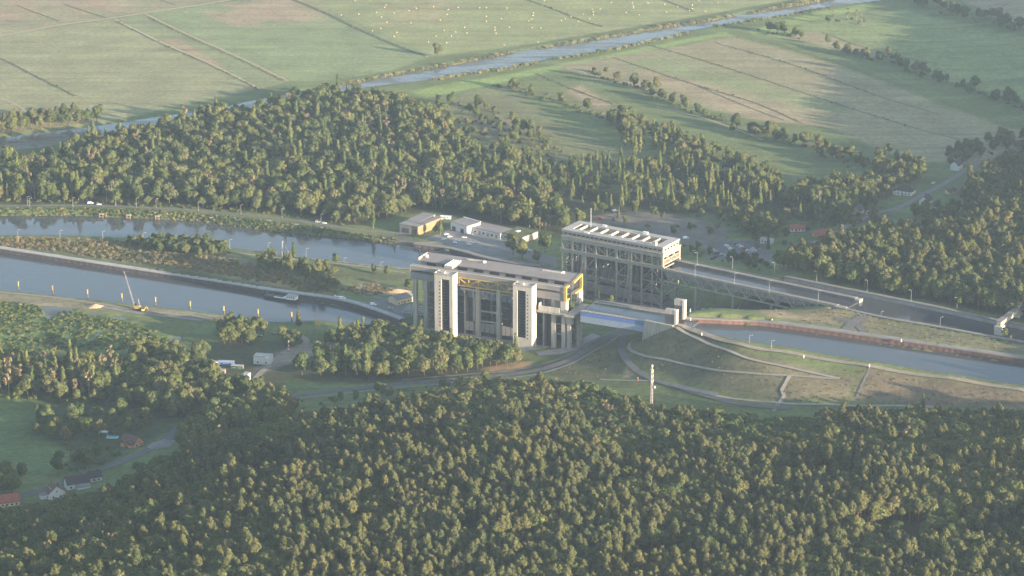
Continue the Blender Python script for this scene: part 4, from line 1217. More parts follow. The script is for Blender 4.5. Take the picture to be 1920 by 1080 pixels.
def grow(name, plants, label, cat):
    """plants: list of (x, y, z, kind, variant, scale_xy, scale_z, rot)"""
    if not plants: return None
    me = bpy.data.meshes.new(name)
    me.vertices.add(len(plants))
    me.vertices.foreach_set('co', np.array([p[:3] for p in plants], np.float32).ravel())
    me.attributes.new('form', 'INT', 'POINT').data.foreach_set('value', np.array([FORM_ID[(p[3], p[4])] for p in plants], np.int32))
    me.attributes.new('spin', 'FLOAT_VECTOR', 'POINT').data.foreach_set('vector', np.array([(0, 0, p[7]) for p in plants], np.float32).ravel())
    me.attributes.new('size', 'FLOAT_VECTOR', 'POINT').data.foreach_set('vector', np.array([(p[5], p[5], p[6]) for p in plants], np.float32).ravel())
    o = bpy.data.objects.new(name, me)
    col.objects.link(o)
    md = o.modifiers.new('grow', 'NODES'); md.node_group = GROW
    return tag(o, label, cat, kind='stuff')
def plant_thing(p, name, label, group=None, cat='tree'):
    x, y, z, kind, i, sx, sz, rot = p
    o = empty(name, (x, y, z), rot, label, cat, group)
    o.scale = (sx, sx, sz)
    cm_, tm, jm = TREES[kind][i]
    part('crown' if kind not in ('shrub', 'reed', 'dry_grass') else 'foliage', cm_, o)
    if tm: part('trunk', tm, o)
    return o

# ---- where things may grow
BLOCK = []          # (x, y, radius) of buildings and other things kept clear
def clear_of(X, Y, margin=1.5):
    ok = np.ones(X.size, bool)
    for ln, hw in ROADS:
        m = ok & (X > ln[:, 0].min() - 12) & (X < ln[:, 0].max() + 12) & (Y > ln[:, 1].min() - 12) & (Y < ln[:, 1].max() + 12)
        if m.any(): ok[m] &= ldist(ln[::2] if len(ln) > 6 else ln, X[m], Y[m]) > hw + margin
    for g in AREAS: ok &= sdf(g, X, Y) > margin
    for poly in [W_LOW, W_OLD, W_RIV, W_NEW, W_OUP] + W_PONDS: ok &= sdf(poly, X, Y) > margin
    for bx, by, br in BLOCK: ok &= (X - bx) ** 2 + (Y - by) ** 2 > br * br
    return ok
def spots(px_poly, spacing, density=1.0, margin=2.5, seed=0, clump=None):
    r = np.random.default_rng(1000 + seed)
    wp = GP(px_poly)
    x0, y0, x1, y1 = wp[:, 0].min(), wp[:, 1].min(), wp[:, 0].max(), wp[:, 1].max()
    gx_, gy_ = np.meshgrid(np.arange(x0, x1, spacing), np.arange(y0, y1, spacing * .87))
    gx_ = gx_ + (np.arange(gx_.shape[0]) % 2)[:, None] * spacing / 2
    X = (gx_ + r.uniform(-.4, .4, gx_.shape) * spacing).ravel(); Y = (gy_ + r.uniform(-.4, .4, gx_.shape) * spacing).ravel()
    k = sdf(wp, X, Y) < 0
    X, Y = X[k], Y[k]
    k = r.random(X.size) < density
    if clump: k &= wave_noise(X, Y, clump[0], seed + 5) > clump[1]
    X, Y = X[k], Y[k]
    k = clear_of(X, Y, margin)
    X, Y = X[k], Y[k]
    return X, Y, height(X, Y), r
def mix(px_poly, spacing, kinds, seed, size=(.75, 1.2), density=1.0, margin=2.5, clump=None, tall=(.85, 1.15)):
    """kinds: dict or function(px, py, r) -> kind"""
    X, Y, Z, r = spots(px_poly, spacing, density, margin, seed, clump)
    qx, qy = Q(X, Y, Z)
    out = []
    if not callable(kinds):
        names = list(kinds); pr = np.array([kinds[k] for k in names], float); pr /= pr.sum()
    for x, y, z, a, b2 in zip(X, Y, Z, qx, qy):
        kd = kinds(a, b2, r) if callable(kinds) else names[r.choice(len(names), p=pr)]
        s = r.uniform(*size)
        if kd == 'pine': s *= .95
        out.append((x, y, z - .1, kd, int(r.integers(len(TREES[kd]))), s, s * r.uniform(*tall), r.uniform(0, 6.28)))
    return out
def along(px_line, spacing, kinds, seed, size=(.7, 1.1), spread=3.0, margin=0.5, density=1.0):
    r = np.random.default_rng(2000 + seed)
    ln = smooth_line(GP(px_line), spacing)
    names = list(kinds); pr = np.array([kinds[k] for k in names], float); pr /= pr.sum()
    X = ln[:, 0] + r.normal(0, spread, len(ln)); Y = ln[:, 1] + r.normal(0, spread, len(ln))
    k = clear_of(X, Y, margin) & (r.random(len(X)) < density)
    X, Y = X[k], Y[k]
    Z = height(X, Y)
    out = []
    for x, y, z in zip(X, Y, Z):
        kd = names[r.choice(len(names), p=pr)]
        s = r.uniform(*size)
        out.append((x, y, z - .1, kd, int(r.integers(len(TREES[kd]))), s, s * r.uniform(.85, 1.15), r.uniform(0, 6.28)))
    return out
ORD = ['first','second','third','fourth','fifth','sixth','seventh','eighth','ninth','tenth','eleventh','twelfth','thirteenth','fourteenth','fifteenth','sixteenth','seventeenth','eighteenth']
# ================================================================== BUILDINGS
def foot(o_loc, rz, u0, u1, v0, v1):
    c, s = math.cos(rz), math.sin(rz)
    return np.array([(o_loc[0] + u * c - v * s, o_loc[1] + u * s + v * c, 0) for u, v in ((u0, v0), (u1, v0), (u1, v1), (u0, v1))])
AREAS.append(foot((-78.4, 1958), R(-25), -6, 140, -14, 34))
AREAS.append(foot((39.6, 2048), R(-32), -5, 97, -5, 33))
AREAS.append(foot((d0.x, d0.y), OBa, -2, OBL + 8, -6, 34))
AREAS.append(foot((CB.location.x, CB.location.y), CBa, -4, CBL + 14, -8, 34))
def add_windows(root, xs_, face, z, wd=1.1, ht=1.2, axis_='x', parent_name='window'):
    """small framed windows on a wall: face is the fixed coordinate"""
    for x in xs_:
        b = MB()
        if axis_ == 'x': b.box(x - wd/2, x + wd/2, face - .06, face + .06, z, z + ht)
        else: b.box(face - .06, face + .06, x - wd/2, x + wd/2, z, z + ht)
        w_ = b.build('window', M['glass'], root)
        f = MB()
        if axis_ == 'x': f.box(x - wd/2 - .1, x + wd/2 + .1, face - .12, face + .12, z - .14, z - .01)
        else: f.box(face - .12, face + .12, x - wd/2 - .1, x + wd/2 + .1, z - .14, z - .01)
        f.build('sill', M['white'], w_)
def house(px, py, rz, L, W, h, rise, wall, roof, label, name='house', chimney=True, hip=False, floors=1, z=None, cat='house', door=True):
    g = G(px, py)
    zz = float(height(g.x, g.y)[0]) if z is None else z
    o = empty(name, (g.x, g.y, zz), rz, label, cat)
    BLOCK.append((g.x, g.y, max(L, W) * .55 + 1))
    b = MB()
    l, w2 = L / 2, W / 2
    b.add([(-l,-w2,-1),(l,-w2,-1),(l,w2,-1),(-l,w2,-1),(-l,-w2,h),(l,-w2,h),(l,w2,h),(-l,w2,h),(-l,0,h+(0 if hip else rise*.97)),(l,0,h+(0 if hip else rise*.97))], [(0,1,5,4),(2,3,7,6),(1,2,6,9,5),(3,0,4,8,7)])
    b.build('wall', wall, o)
    e = .5; hx = l * .55 if hip else l + e
    dz = rise * e / w2
    for s in (-1, 1):
        b = MB()
        a = [(-l-e, s*(w2+e), h-dz), (l+e, s*(w2+e), h-dz), (hx, 0, h+rise), (-hx, 0, h+rise)]
        q = [(x, y, z_ + .22) for x, y, z_ in a]
        fs = [(0,1,2,3),(7,6,5,4),(0,4,5,1),(1,5,6,2),(2,6,7,3),(3,7,4,0)]
        b.add(a + q, fs); r_ = b.build('roof_slope', roof, o)
        if s < 0 and chimney:
            MB().box(l*.3,l*.3+.8,-.4+w2*.3,.4+w2*.3,h+rise*.5,h+rise+1.0).build('chimney', M['tile_brown'], o)
    if hip:
        for s in (-1, 1):
            b = MB(); b.add([(s*(l+e),-w2-e,h-dz),(s*(l+e),w2+e,h-dz),(s*hx,0,h+rise),(s*(l+e),-w2-e,h-dz+.22),(s*(l+e),w2+e,h-dz+.22),(s*hx,0,h+rise+.22)], [(0,1,2),(5,4,3),(0,3,4,1),(1,4,5,2),(2,5,3,0)])
            b.build('roof_slope', roof, o)
    n = max(2, int(L / 3.2))
    for fl in range(floors):
        add_windows(o, [-l + (k + .7) * L / (n + .4) for k in range(n)], -w2, 1.0 + fl * 2.7)
        add_windows(o, [-W * .22, W * .22], l, 1.0 + fl * 2.7, axis_='y')
    if rise > 2: add_windows(o, [0], l, h + .3, .9, .9, axis_='y')
    if door: MB().box(-l*.1-.5,-l*.1+.5,-w2-.14,-w2-.02,-.2,2.0).build('door', M['wood'], o)
    return o
def block(corners, z0, z1, wall, roof, label, name, cat='building', edge=.35):
    """flat-roofed building from four roof corners given as photo pixels at height z1: left front, right front, right back, left back"""
    c = [P(x, y, z1) for x, y in corners]
    o = empty(name, (c[0].x, c[0].y, z0), ang(c[0], c[1]), label, cat)
    m = Matrix.Rotation(-ang(c[0], c[1]), 4, 'Z')
    q = [m @ (k - c[0]) for k in c]
    L, W = (q[1].x + q[2].x - q[3].x) / 2, (q[2].y + q[3].y - q[1].y) / 2
    h = z1 - z0
    MB().box(0,L,0,W,-1,h).build('wall', wall, o)
    MB().box(-edge,L+edge,-edge,W+edge,h+.02,h+.4).build('roof', roof, o)
    cx = sum(c, Vector()) / 4
    AREAS.append(foot((c[0].x, c[0].y), ang(c[0], c[1]), -1, L + 1, -1, W + 1))
    return o, L, W, h
# boatyard: grey shed in two bays
for cs, roof, lab in (([(749,420),(772,424),(806,406),(800,395)], M['roof_grey'], 'long grey boatyard shed, its rear bay with a dull roof'), ([(773,424),(792,428),(823,402),(808,407)], M['roof_grey'], 'front bay of the boatyard shed with a sunlit timber end')):
    o, L, W, h = block(cs, 1, 8.0, M['wood'] if 'front' in lab else M['cladding'], roof, lab, 'shed')
    for k in range(7): MB().box(-.3,L+.3,.4+k*W/7,.55+k*W/7,h+.42,h+.5).build('roof_seam', M['cladding'], o)
    MB().box(L*.2,L*.8,-.15,-.02,0,4.2).build('shed_door', M['steel_dark'], o)
    MB().box(L+.02,L+.14,W*.15,W*.55,.5,4).build('sliding_door', M['wood'], o)
o, L, W, h = block([(845,416),(877,425),(894,413.5),(860,407)], 1, 8.4, M['render_white'], M['roof_grey'], 'tall white workshop hall of the boatyard', 'workshop')
for k in range(2): MB().box(2+k*L*.5,2+k*L*.5+4,-.14,-.02,0,4).build('garage_door', M['steel_dark'], o)
MB().box(-.4,L+.4,W-.4,W+.3,h+.42,h+1.0).build('parapet', M['white'], o)
o, L, W, h = block([(877.6,425),(939.6,438.5),(955.5,427.6),(894,416)], 1, 6.0, M['render_white'], M['roof_grey'], 'low white office wing of the boatyard with a row of doors', 'office_building')
for k in range(7):
    u = 2 + k * (L - 3) / 7
    if k % 2: MB().box(u,u+2.0,-.12,-.02,1.2,2.8).build('window', M['glass'], o)
    else: MB().box(u,u+2.6,-.12,-.02,0,3.2).build('door', M['steel'], o)
o, L, W, h = block([(942,437.5),(980,446),(1003,432),(966,425)], 1, 6.0, M['concrete'], M['green_roof'], 'flat building with a mossy roof at the end of the boatyard', 'store_building')
MB().box(L*.3,L*.45,W*.4,W*.6,h+.42,h+.9).build('skylight', M['white'], o)
add_windows(o, [3, 7, 11, 15], 0, 1.5, 2, 1.4)
house(836, 410, R(-10), 9, 3, 2.2, .4, M['white'], M['white'], 'white trailer cabin behind the boatyard workshop', 'trailer_cabin', False, cat='cabin')
house(752, 566, R(40), 17, 11, 4.5, 2.4, M['render_cream'], M['roof_grey'], 'low gabled pump house left of the concrete lift', 'pump_house', False, cat='building')
# works site
for px, py, rz, L, W, h, m, lab in ((404,684,R(-5),4,2.6,2.8,'white','small white site cabin left of the blue container'), (424,684,R(-5),12,3,3.0,'blue_box','long blue site container with a white roof'), (494,680,R(-12),13,8,6,'render_white','white block-shaped site building with a flat roof'), (460,714,R(70),10,4,5,'render_white','white gable shed half hidden by trees'), (412,700,R(-8),8,5,2.6,'render_orange','low orange shed among the site trees'), (445,690,R(-10),9,3,2.2,'green_paint','flat green container below the white site building')):
    g = G(px, py); BLOCK.append((g.x, g.y, L * .55 + 1))
    o = empty('site_cabin', (g.x, g.y, float(height(g.x, g.y)[0])), rz, lab, 'cabin')
    MB().box(-L/2,L/2,-W/2,W/2,-.5,h).build('wall', M[m], o)
    MB().box(-L/2-.15,L/2+.15,-W/2-.15,W/2+.15,h+.02,h+.3).build('roof', M['roof_pale'], o)
    add_windows(o, [-L*.25, L*.25], -W/2, 1.0); MB().box(L/2+.02,L/2+.1,-.5,.5,0,2.0).build('door', M['steel'], o)
# orange house with dormers in the left valley
oh = house(248, 834, R(-38), 13, 9, 3.2, 4.2, M['render_orange'], M['tile_brown'], 'orange house with brown roof beside the valley road', floors=1)
MB().box(-4.5,-1,-6.5,-4.52,-.5,3.2).build('porch_wall', M['render_orange'], oh)
b = MB(); b.add([(-5,-7,3.0),(-.5,-7,3.0),(-2.75,-7,5.2),(-5,-2,3.0),(-.5,-2,3.0),(-2.75,-2,5.2)], [(0,1,2),(5,4,3),(0,2,5,3),(2,1,4,5)]); b.build('porch_roof', M['tile_brown'], oh)
MB().box(2,5,-6,-4.52,-.5,2.8).build('bay_wall', M['render_orange'], oh)
b = MB(); b.add([(1.6,-6.4,2.7),(5.4,-6.4,2.7),(3.5,-6.4,4.7),(1.6,-2,2.7),(5.4,-2,2.7),(3.5,-2,4.7)], [(0,1,2),(5,4,3),(0,2,5,3),(2,1,4,5)]); b.build('bay_roof', M['tile_brown'], oh)
g = G(211, 820); PO = empty('garden_pool', (g.x, g.y, g.z + .1), R(-10), 'small turquoise pool in the garden of the orange house', 'pool')
MB().box(-4,4,-2,2,-.2,.35).build('pool_edge', M['white'], PO); MB().box(-3.6,3.6,-1.7,1.7,.36,.42).build('pool_water', M['pool'], PO)
g = G(195, 815); CN = empty('garden_canopy', (g.x, g.y, g.z), R(-10), 'white garden canopy left of the pool', 'canopy')
MB().box(-3,3,-2,2,2.4,2.6).build('canopy_roof', M['white'], CN)
for x in (-2.8, 2.8):
    for y in (-1.8, 1.8): MB().box(x-.06,x+.06,y-.06,y+.06,0,2.38).build('post', M['white'], CN)
# row along the road at the lower left
hs = house(103, 931, R(-62), 9, 11, 4.6, 4.4, M['render_white'], M['tile_brown'], 'white house with brown roof and two roof lights by the lower road', floors=1)
for u in (-1.5, 1.2): MB().box(u,u+.9,-3.2,-2.2,6.4,6.9).build('roof_light', M['white'], hs)
MB().box(-3,1.5,-9.5,-5.52,-1,3.0).build('annexe', M['render_white'], hs); MB().box(-3.3,1.8,-9.8,-5.54,3.02,3.3).build('annexe_roof', M['flat_roof'], hs)
h2 = house(145, 912, R(22), 15, 9, 4.0, 4.0, M['render_white'], M['tile_dark'], 'long white house with black roof beside the lower road', floors=1)
MB().box(-2,7,-9,-4.52,-1,2.6).build('annexe', M['render_white'], h2); MB().box(-2.3,7.3,-9.3,-4.54,2.62,2.9).build('annexe_roof', M['flat_roof'], h2)
house(178, 900, R(22), 8, 8, 3.4, 3.2, M['render_white'], M['tile_dark'], 'small dark-roofed house at the upper end of the row')
house(12, 946, R(18), 16, 10, 3.4, 3.6, M['render_cream'], M['tile_red'], 'house with a dull red roof at the lower left edge')
# village on the right
hv = house(1698, 364, R(-28), 15, 11, 4.6, 3.6, M['render_white'], M['tile_dark'], 'large white house with black hipped roof on the village street', hip=True, floors=2)
MB().box(-11,-7.6,-4,1,-1,3.0).build('annexe', M['render_white'], hv); MB().box(-11.3,-7.5,-4.3,1.3,3.02,3.3).build('annexe_roof', M['tile_dark'], hv)
house(1608, 400, R(60), 10, 8, 4.0, 4.0, M['render_cream'], M['tile_dark'], 'cream gable house at the left end of the village')
house(1630, 401, R(60), 6, 5, 3.0, 2.0, M['render_cream'], M['tile_dark'], 'small cream outbuilding beside the gable house')
house(1736, 381, R(58), 11, 8, 3.4, 4.2, M['render_white'], M['tile_dark'], 'pale gable house across the street from the white house')
house(1793, 317, R(60), 11, 8, 5.0, 3.6, M['render_white'], M['tile_dark'], 'tall white house at the far end of the village street', floors=2)
house(1783, 362, R(20), 9, 6, 2.6, 1.6, M['render_cream'], M['tile_brown'], 'low shed with pale gable beside the village wood')
house(1495, 432, R(-5), 13, 8, 2.8, 2.4, M['render_white'], M['tile_red'], 'low white house with red roof near the crossroads', hip=False)
house(1545, 442, R(20), 17, 11, 2.8, 3.0, M['render_orange'], M['tile_red'], 'large red-roofed bungalow beside the village road', hip=True)
house(1438, 455, R(-25), 10, 7, 2.8, 1.6, M['render_white'], M['roof_pale'], 'pale-roofed kiosk building near the car park', 'kiosk', False, cat='building')
house(1416, 470, R(60), 8, 6, 3.2, 2.4, M['render_white'], M['tile_dark'], 'small white gable house near the car park', floors=1)
house(1660, 372, R(-28), 8, 5, 2.4, 1.2, M['wood'], M['tile_brown'], 'timber shed left of the large white house', 'garden_shed', False, cat='shed')

# ================================================================== VEHICLES
def car_meshes(paint, van=False):
    b = MB()
    L, W = (2.6, .95) if van else (2.15, .88)
    prof = [(-L,.35),(-L,.95),(-L+.1,1.05),(-L+.15,1.95),(L-1.5,2.0),(L-.75,1.15),(L,1.0),(L,.35)] if van else [(-L,.35),(-L,.85),(-L+.35,.95),(-L+.75,1.42),(.35,1.45),(1.05,.95),(L-.1,.82),(L,.55),(L,.35)]
    n = len(prof)
    b.add([(x, -W, z) for x, z in prof] + [(x, W, z) for x, z in prof], [(k, (k + 1) % n, n + (k + 1) % n, n + k) for k in range(n)] + [tuple(range(n)), tuple(range(n, 2 * n))[::-1]])
    g = MB()
    if van:
        g.add([(L-1.46,-.8,1.93),(L-.78,-.8,1.2),(L-.78,.8,1.2),(L-1.46,.8,1.93)], [(0,1,2,3)])
        for s in (-1, 1): g.add([(L-1.9,s*.96,1.2),(L-.95,s*.96,1.2),(L-1.5,s*.96,1.85),(L-1.9,s*.96,1.85)], [(0,1,2,3)])
    else:
        g.add([(.38,-.78,1.44),(1.03,-.8,.99),(1.03,.8,.99),(.38,.78,1.44)], [(0,1,2,3)]); g.add([(-L+.38,-.78,.98),(-L+.74,-.76,1.41),(-L+.74,.76,1.41),(-L+.38,.78,.98)], [(0,1,2,3)])
        for s in (-1, 1): g.add([(-L+.6,s*.89,.97),(.85,s*.89,.97),(.3,s*.89,1.38),(-L+.82,s*.89,1.36)], [(0,1,2,3)])
    for q in range(len(g.v)): pass
    gl = MB()
    gl.v = [(x * 1.0, y * 1.015, z + .02) for x, y, z in g.v]; gl.f = g.f
    wh = MB().cyl((0,-.12,0),(0,.12,0),.34,n=10)
    return b.mesh('body', paint), gl.mesh('windows', M['glass']), wh.mesh('wheel', M['rubber'])
CARM = {}
def car(px, py, rz, label, paint='car_white', van=False, group=None, z=None):
    key = (paint, van)
    if key not in CARM: CARM[key] = car_meshes(M[paint], van)
    g = G(px, py)
    zz = float(height(g.x, g.y)[0]) + .35 if z is None else z
    o = empty('van' if van else 'car', (g.x, g.y, zz), rz, label, 'van' if van else 'car', group)
    bm_, gm, wm_ = CARM[key]
    part('body', bm_, o); part('windows', gm, o)
    for x in ((-1.6, 1.7) if van else (-1.35, 1.35)):
        for y in (-.82, .82): part('wheel', wm_, o, (x, y, .34))
    return o
YG = 'cars parked in the boatyard'
for px, py, rz, lab, vn in ((868,436,-15,'white van parked against the boatyard workshop door',True),(882,441,-15,'white car right of the van before the office wing',False),(870.5,447,-12,'white car alone in the middle of the yard',False),(837,441,20,'white car nearest the golden-lit yard tree',False),(843,445.5,20,'white car in the left row, middle one',False),(832.5,450,20,'white car in the left row nearest the water',False),(857,453,-10,'white car in the centre pair, rear one',False),(853,457,-10,'white car in the centre pair, front one',False),(884,457,-10,'white car in the right pair, rear one',False),(878.5,460,-10,'white car in the right pair, front one',False),(850,430,-15,'silver car beside the workshop left corner',False)):
    car(px, py, R(rz), lab, 'car_silver' if 'silver' in lab else 'car_white', vn, YG)
car(992, 471, R(-20), 'white car right of the dark trees at the yard end')
car(170, 383, R(-3), 'white van on the harbour road, left one', van=True)
car(186, 385, R(-3), 'small white car behind the van on the harbour road')
car(596, 418, R(-14), 'white car on the harbour road near its right end'); car(608, 420, R(-14), 'white car following another on the harbour road')
car(480, 629, R(-10), 'white car beside the wide dark trees on the near bank'); car(487, 631, R(-10), 'silver car beside the white one on the near bank', 'car_silver')
car(515, 628, R(30), 'dark car parked on the sandy track', 'car_dark')
car(700, 573, R(-18), 'white van on the quay apron, right one', van=True); car(642, 561, R(-14), 'white van on the quay road by the barge', van=True); car(630, 558, R(-14), 'white car beside the van on the quay road')
car(732, 580, R(-20), 'pale car parked between the quay and the pump house', 'car_silver')
for i, (px, py) in enumerate(((1335,470),(1341,473),(1347,476),(1353,479),(1362,462),(1366,465),(1370,468),(1374,471),(1380,458),(1385,461),(1390,464),(1396,467),(1402,471),(1408,474),(1414,478),(1360,482),(1368,485),(1376,488))):
    pt = ('car_white', 'car_silver', 'car_dark', 'car_silver', 'car_white', 'car_red')[i % 6 if i != 5 else 1]
    CN_ = {'car_white': 'white', 'car_silver': 'silver', 'car_dark': 'dark', 'car_red': 'red'}[pt]
    car(px, py, R(35), '%s car, %s from the left in the %s row of the shaded car park' % (CN_, ORD[i - (0 if i < 4 else 4 if i < 8 else 8 if i < 15 else 15)], 'first' if i < 4 else 'second' if i < 8 else 'long third' if i < 15 else 'nearest'), pt, False, '%s cars in the shaded car park' % {'car_white': 'white', 'car_silver': 'silver', 'car_dark': 'dark', 'car_red': 'red'}[pt])
car(1286, 448, R(20), 'white van in the car park just behind the old lift roof', van=True); car(1298, 472, R(10), 'silver van below the old lift end, by the car park', 'car_silver', True)
car(1153, 397, R(30), 'white van at the far left corner of the gravel car park', van=True); car(1126, 411, R(15), 'red car at the left edge of the gravel car park', 'car_red')
car(1750, 345, R(45), 'white car parked on the village street', 'car_white'); car(1718, 334, R(10), 'pale van in the garden behind the large white house', 'car_silver', True)
car(541, 656, R(80), 'silver car on the site track by the red pole', 'car_silver')

# ================================================================== BOATS
def boat(a, c, beam, label, name, hull, cabins, deck, cat='boat', group=None, fb=1.3):
    """a, c: stern and bow at the water line as photo pixels"""
    p0, p1 = P(*a, LOW), P(*c, LOW)
    L = (p1 - p0).length
    o = empty(name, (p0.x, p0.y, LOW), ang(p0, p1), label, cat, group)
    st = [(0,.75,1.05),(.06,.95,1.0),(.2,1,.9),(.75,1,.95),(.9,.75,1.15),(.97,.35,1.35),(1,.06,1.45)]
    b = MB(); vs, fs = [], []
    for t, w_, s in st:
        x = t * L; y = w_ * beam / 2
        vs += [(x,-y*.75,-.4),(x,-y,fb*s),(x,y,fb*s),(x,y*.75,-.4)]
    for k in range(len(st) - 1):
        i, j = 4 * k, 4 * k + 4
        fs += [(i, j, j+1, i+1), (i+2, j+2, j+3, i+3), (i+3, j+3, j, i)]
    fs += [(0,1,2,3), tuple(4*(len(st)-1)+q for q in (3,2,1,0))]
    b.add(vs, fs); b.build('hull', hull, o)
    b = MB(); vs = []
    for t, w_, s in st: vs += [(t*L, -w_*beam*.47, fb*s-.25), (t*L, w_*beam*.47, fb*s-.25)]
    b.add(vs, [(2*k, 2*k+2, 2*k+3, 2*k+1) for k in range(len(st)-1)]); b.build('deck', deck, o)
    for nm, u0, u1, w_, z0, z1, m in cabins:
        q = MB(); q.box(u0*L,u1*L,-w_*beam/2,w_*beam/2,z0,z1); q.build(nm, M[m], o)
    return o, L
bt, L = boat((497,556.5),(566,567), 6.4, 'work boat with white deckhouse moored at the long sheet-pile quay', 'work_boat', M['hull'],
     [('wheelhouse',.62,.86,.8,1.4,4.6,'white'),('wheelhouse_roof',.60,.88,.9,4.62,4.9,'roof_pale'),('low_cabin',.28,.58,.6,1.0,2.3,'white'),('engine_casing',.05,.2,.6,1.0,2.2,'green_paint'),('hatch',.3,.5,.4,2.32,2.7,'green_paint')], M['green_paint'], fb=1.9)
for k in range(4): MB().box(L*(.64+.055*k),L*(.675+.055*k),-2.6,-2.57,3.0,4.0).build('window', M['glass'], bt)
MB().bar((L*.06,0,1),(L*.06,0,8),.15).build('mast', M['lamp_metal'], bt); MB().bar((L*.16,.5,1.2),(L*.24,.5,4.2),.2).build('davit', M['lamp_metal'], bt)
for a, c, lab in (((781,459),(806,465),'dark work barge at the left end of the boatyard quay'),((812,466),(846,474),'flat dark barge in the middle of the boatyard quay'),((871,478),(902,486),'low grey pontoon at the right end of the boatyard quay')):
    o, L = boat(a, c, 4.5, lab, 'barge', M['steel_dark'] if 'dark' in lab else M['steel'], [('cabin',.7,.88,.7,.8,2.6,'white' if 'left' in lab else 'steel'),('winch',.2,.32,.5,.8,1.8,'lamp_metal')], M['steel'], group='barges at the boatyard quay', fb=1.0)

# ================================================================== CANAL AND STREET FURNITURE
# mooring dolphins: dark pile, yellow head with ladder frame
dl = [(35,543.5),(99,551.5),(164.5,558.5),(229,566),(292,573),(357,581),(420,590),(484,596),(547,601)]
for i, (px, py) in enumerate(dl):
    g = P(px, py, LOW)
    o = empty('mooring_dolphin', (g.x, g.y, LOW), R(-20), 'yellow-headed mooring dolphin, %s from the left along the near bank' % ORD[i], 'mooring post', 'yellow mooring dolphins')
    MB().cyl((0,0,-3),(0,0,3.4),.55,n=10).build('pile', M['steel_dark'], o); MB().cyl((0,0,3.42),(0,0,6.8),.5,n=10).build('pile_head', M['yellow'], o)
    MB().box(-.65,.65,-.65,.65,6.82,7.0).build('platform', M['yellow'], o); MB().bar((1.0,-.9,1),(1.0,-.9,8.0),.09).build('ladder', M['yellow'], o)
# far bank mooring piles with timber fenders
for i, (px, py) in enumerate(((190,408),(241,410),(295,412),(397,415),(446,419),(503,421),(555,428),(600,434))):
    g = P(px, py, LOW)
    o = empty('mooring_stage', (g.x, g.y, LOW), R(-12), 'timber mooring stage, %s from the left along the far harbour bank' % ORD[i], 'mooring stage', 'timber stages on the far bank')
    for x in (-1.6, 1.6): MB().box(x-.3,x+.3,-.3,.3,-2,3.0).build('pile', M['wood'], o)
    MB().box(-2.1,2.1,-.7,2.2,3.02,3.4).build('deck', M['concrete'], o); MB().box(-2.0,2.0,-.5,-.32,.6,1.2).build('fender', M['wood'], o)
for i, (px, py, lab) in enumerate(((700,456,'wooden mooring post off the left corner of the boatyard'),(740,462,'dark mooring post standing in the harbour by the boatyard'),(787,473,'thick mooring post in the harbour nearest the concrete lift'))):
    g = P(px, py, LOW)
    o = empty('mooring_post', (g.x, g.y, LOW), 0, lab, 'mooring post')
    MB().cyl((0,0,-3),(0,0,4.6),.7,.6,9).build('pile', M['wood'], o); MB().cyl((0,0,4.62),(0,0,5.2),.75,.3,9).build('cap', M['lamp_metal'], o)
g0, g1 = P(644,446,LOW), P(657,442,LOW)
o = empty('landing_stage', (g0.x, g0.y, LOW), ang(g0, g1), 'tilted timber landing stage on the far harbour bank', 'landing stage')
LL = (g1 - g0).length
MB().box(0,LL,-1.6,1.6,.8,1.2).build('deck', M['wood'], o)
for u in (.4, LL-.4):
    for v in (-1.3, 1.3): MB().cyl((u,v,-3),(u,v,1.9),.25,n=7).build('pile', M['wood'], o)
# street lamps
def lamp(px, py, h, label, group, z=None, arm=1.6, rz=0.0):
    g = G(px, py) if z is None else P(px, py, z)
    zz = float(height(g.x, g.y)[0]) if z is None else z
    o = empty('street_lamp', (g.x, g.y, zz), rz, label, 'street lamp', group)
    MB().cyl((0,0,-.5),(0,0,h),.12,.07,6).build('pole', M['lamp_metal'], o)
    MB().bar((0,0,h-.1),(arm,0,h+.25),.12).build('arm', M['lamp_metal'], o)
    MB().box(arm-.1,arm+.6,-.12,.12,h+.18,h+.3).build('lantern', M['white'], o)
    MB().cyl((0,0,-.5),(0,0,.9),.24,.24,6).build('base', M['grey_concrete'], o)
for grp, wh, lst in (('lamps of the spit path', 'along the harbour side of the spit', [(34,449),(113,450),(193,452),(270,455),(431,467),(503,470),(574,476),(645,489),(714,497)]),
                 ('lamps of the harbour road', 'along the far harbour road', [(52,386),(56,389),(137,388),(217,387),(256,389),(293,390),(372,396),(452,402),(529,408),(602,419)]),
                 ('lamps of the old upper canal', 'beside the old upper canal', [(1652,591),(1763,606)])):
    for i, (px, py) in enumerate(lst):
        lamp(px, py, 8.5, 'slim street lamp %s, %s from the left' % (wh, ORD[i]), grp, rz=R(20))
for i, (px, py) in enumerate(((1303,518),(1377,533),(1442,548),(1534,566))): lamp(px, py, 9, 'tall lamp on the near walkway of the truss bridge, %s from the lift' % ORD[i], 'lamps of the near bridge walkway', 36.0, rz=R(20))
for i, (px, py) in enumerate(((1307,494),(1373,502),(1452,513),(1531,529),(1626,546),(1708,565),(1794,579))): lamp(px, py, 9, 'tall lamp on the far side of the old upper canal, %s from the lift' % ORD[i], 'lamps of the far canal side', 36.0, rz=R(200))
for i, (px, py) in enumerate(((1446,656),(1405,646))): lamp(px, py, 7, 'thin mast on the near canal path, %s from the right' % ORD[i], 'thin masts of the near canal path', 36.0)
# white marker posts along the canals
for i, (px, py) in enumerate(((1448,602),(1690,640),(1507,670),(1630,687),(1295,600),(1316,628))):
    g = P(px, py, 36.3)
    o = empty('marker_post', (g.x, g.y, 36.2), 0, 'short white kilometre marker beside the new canal, %s in the row' % ORD[i], 'marker', 'white canal markers')
    MB().box(-.3,.3,-.25,.25,-.3,1.8).build('post', M['white'], o); MB().box(-.38,.38,-.32,.32,1.82,2.0).build('cap', M['concrete'], o)
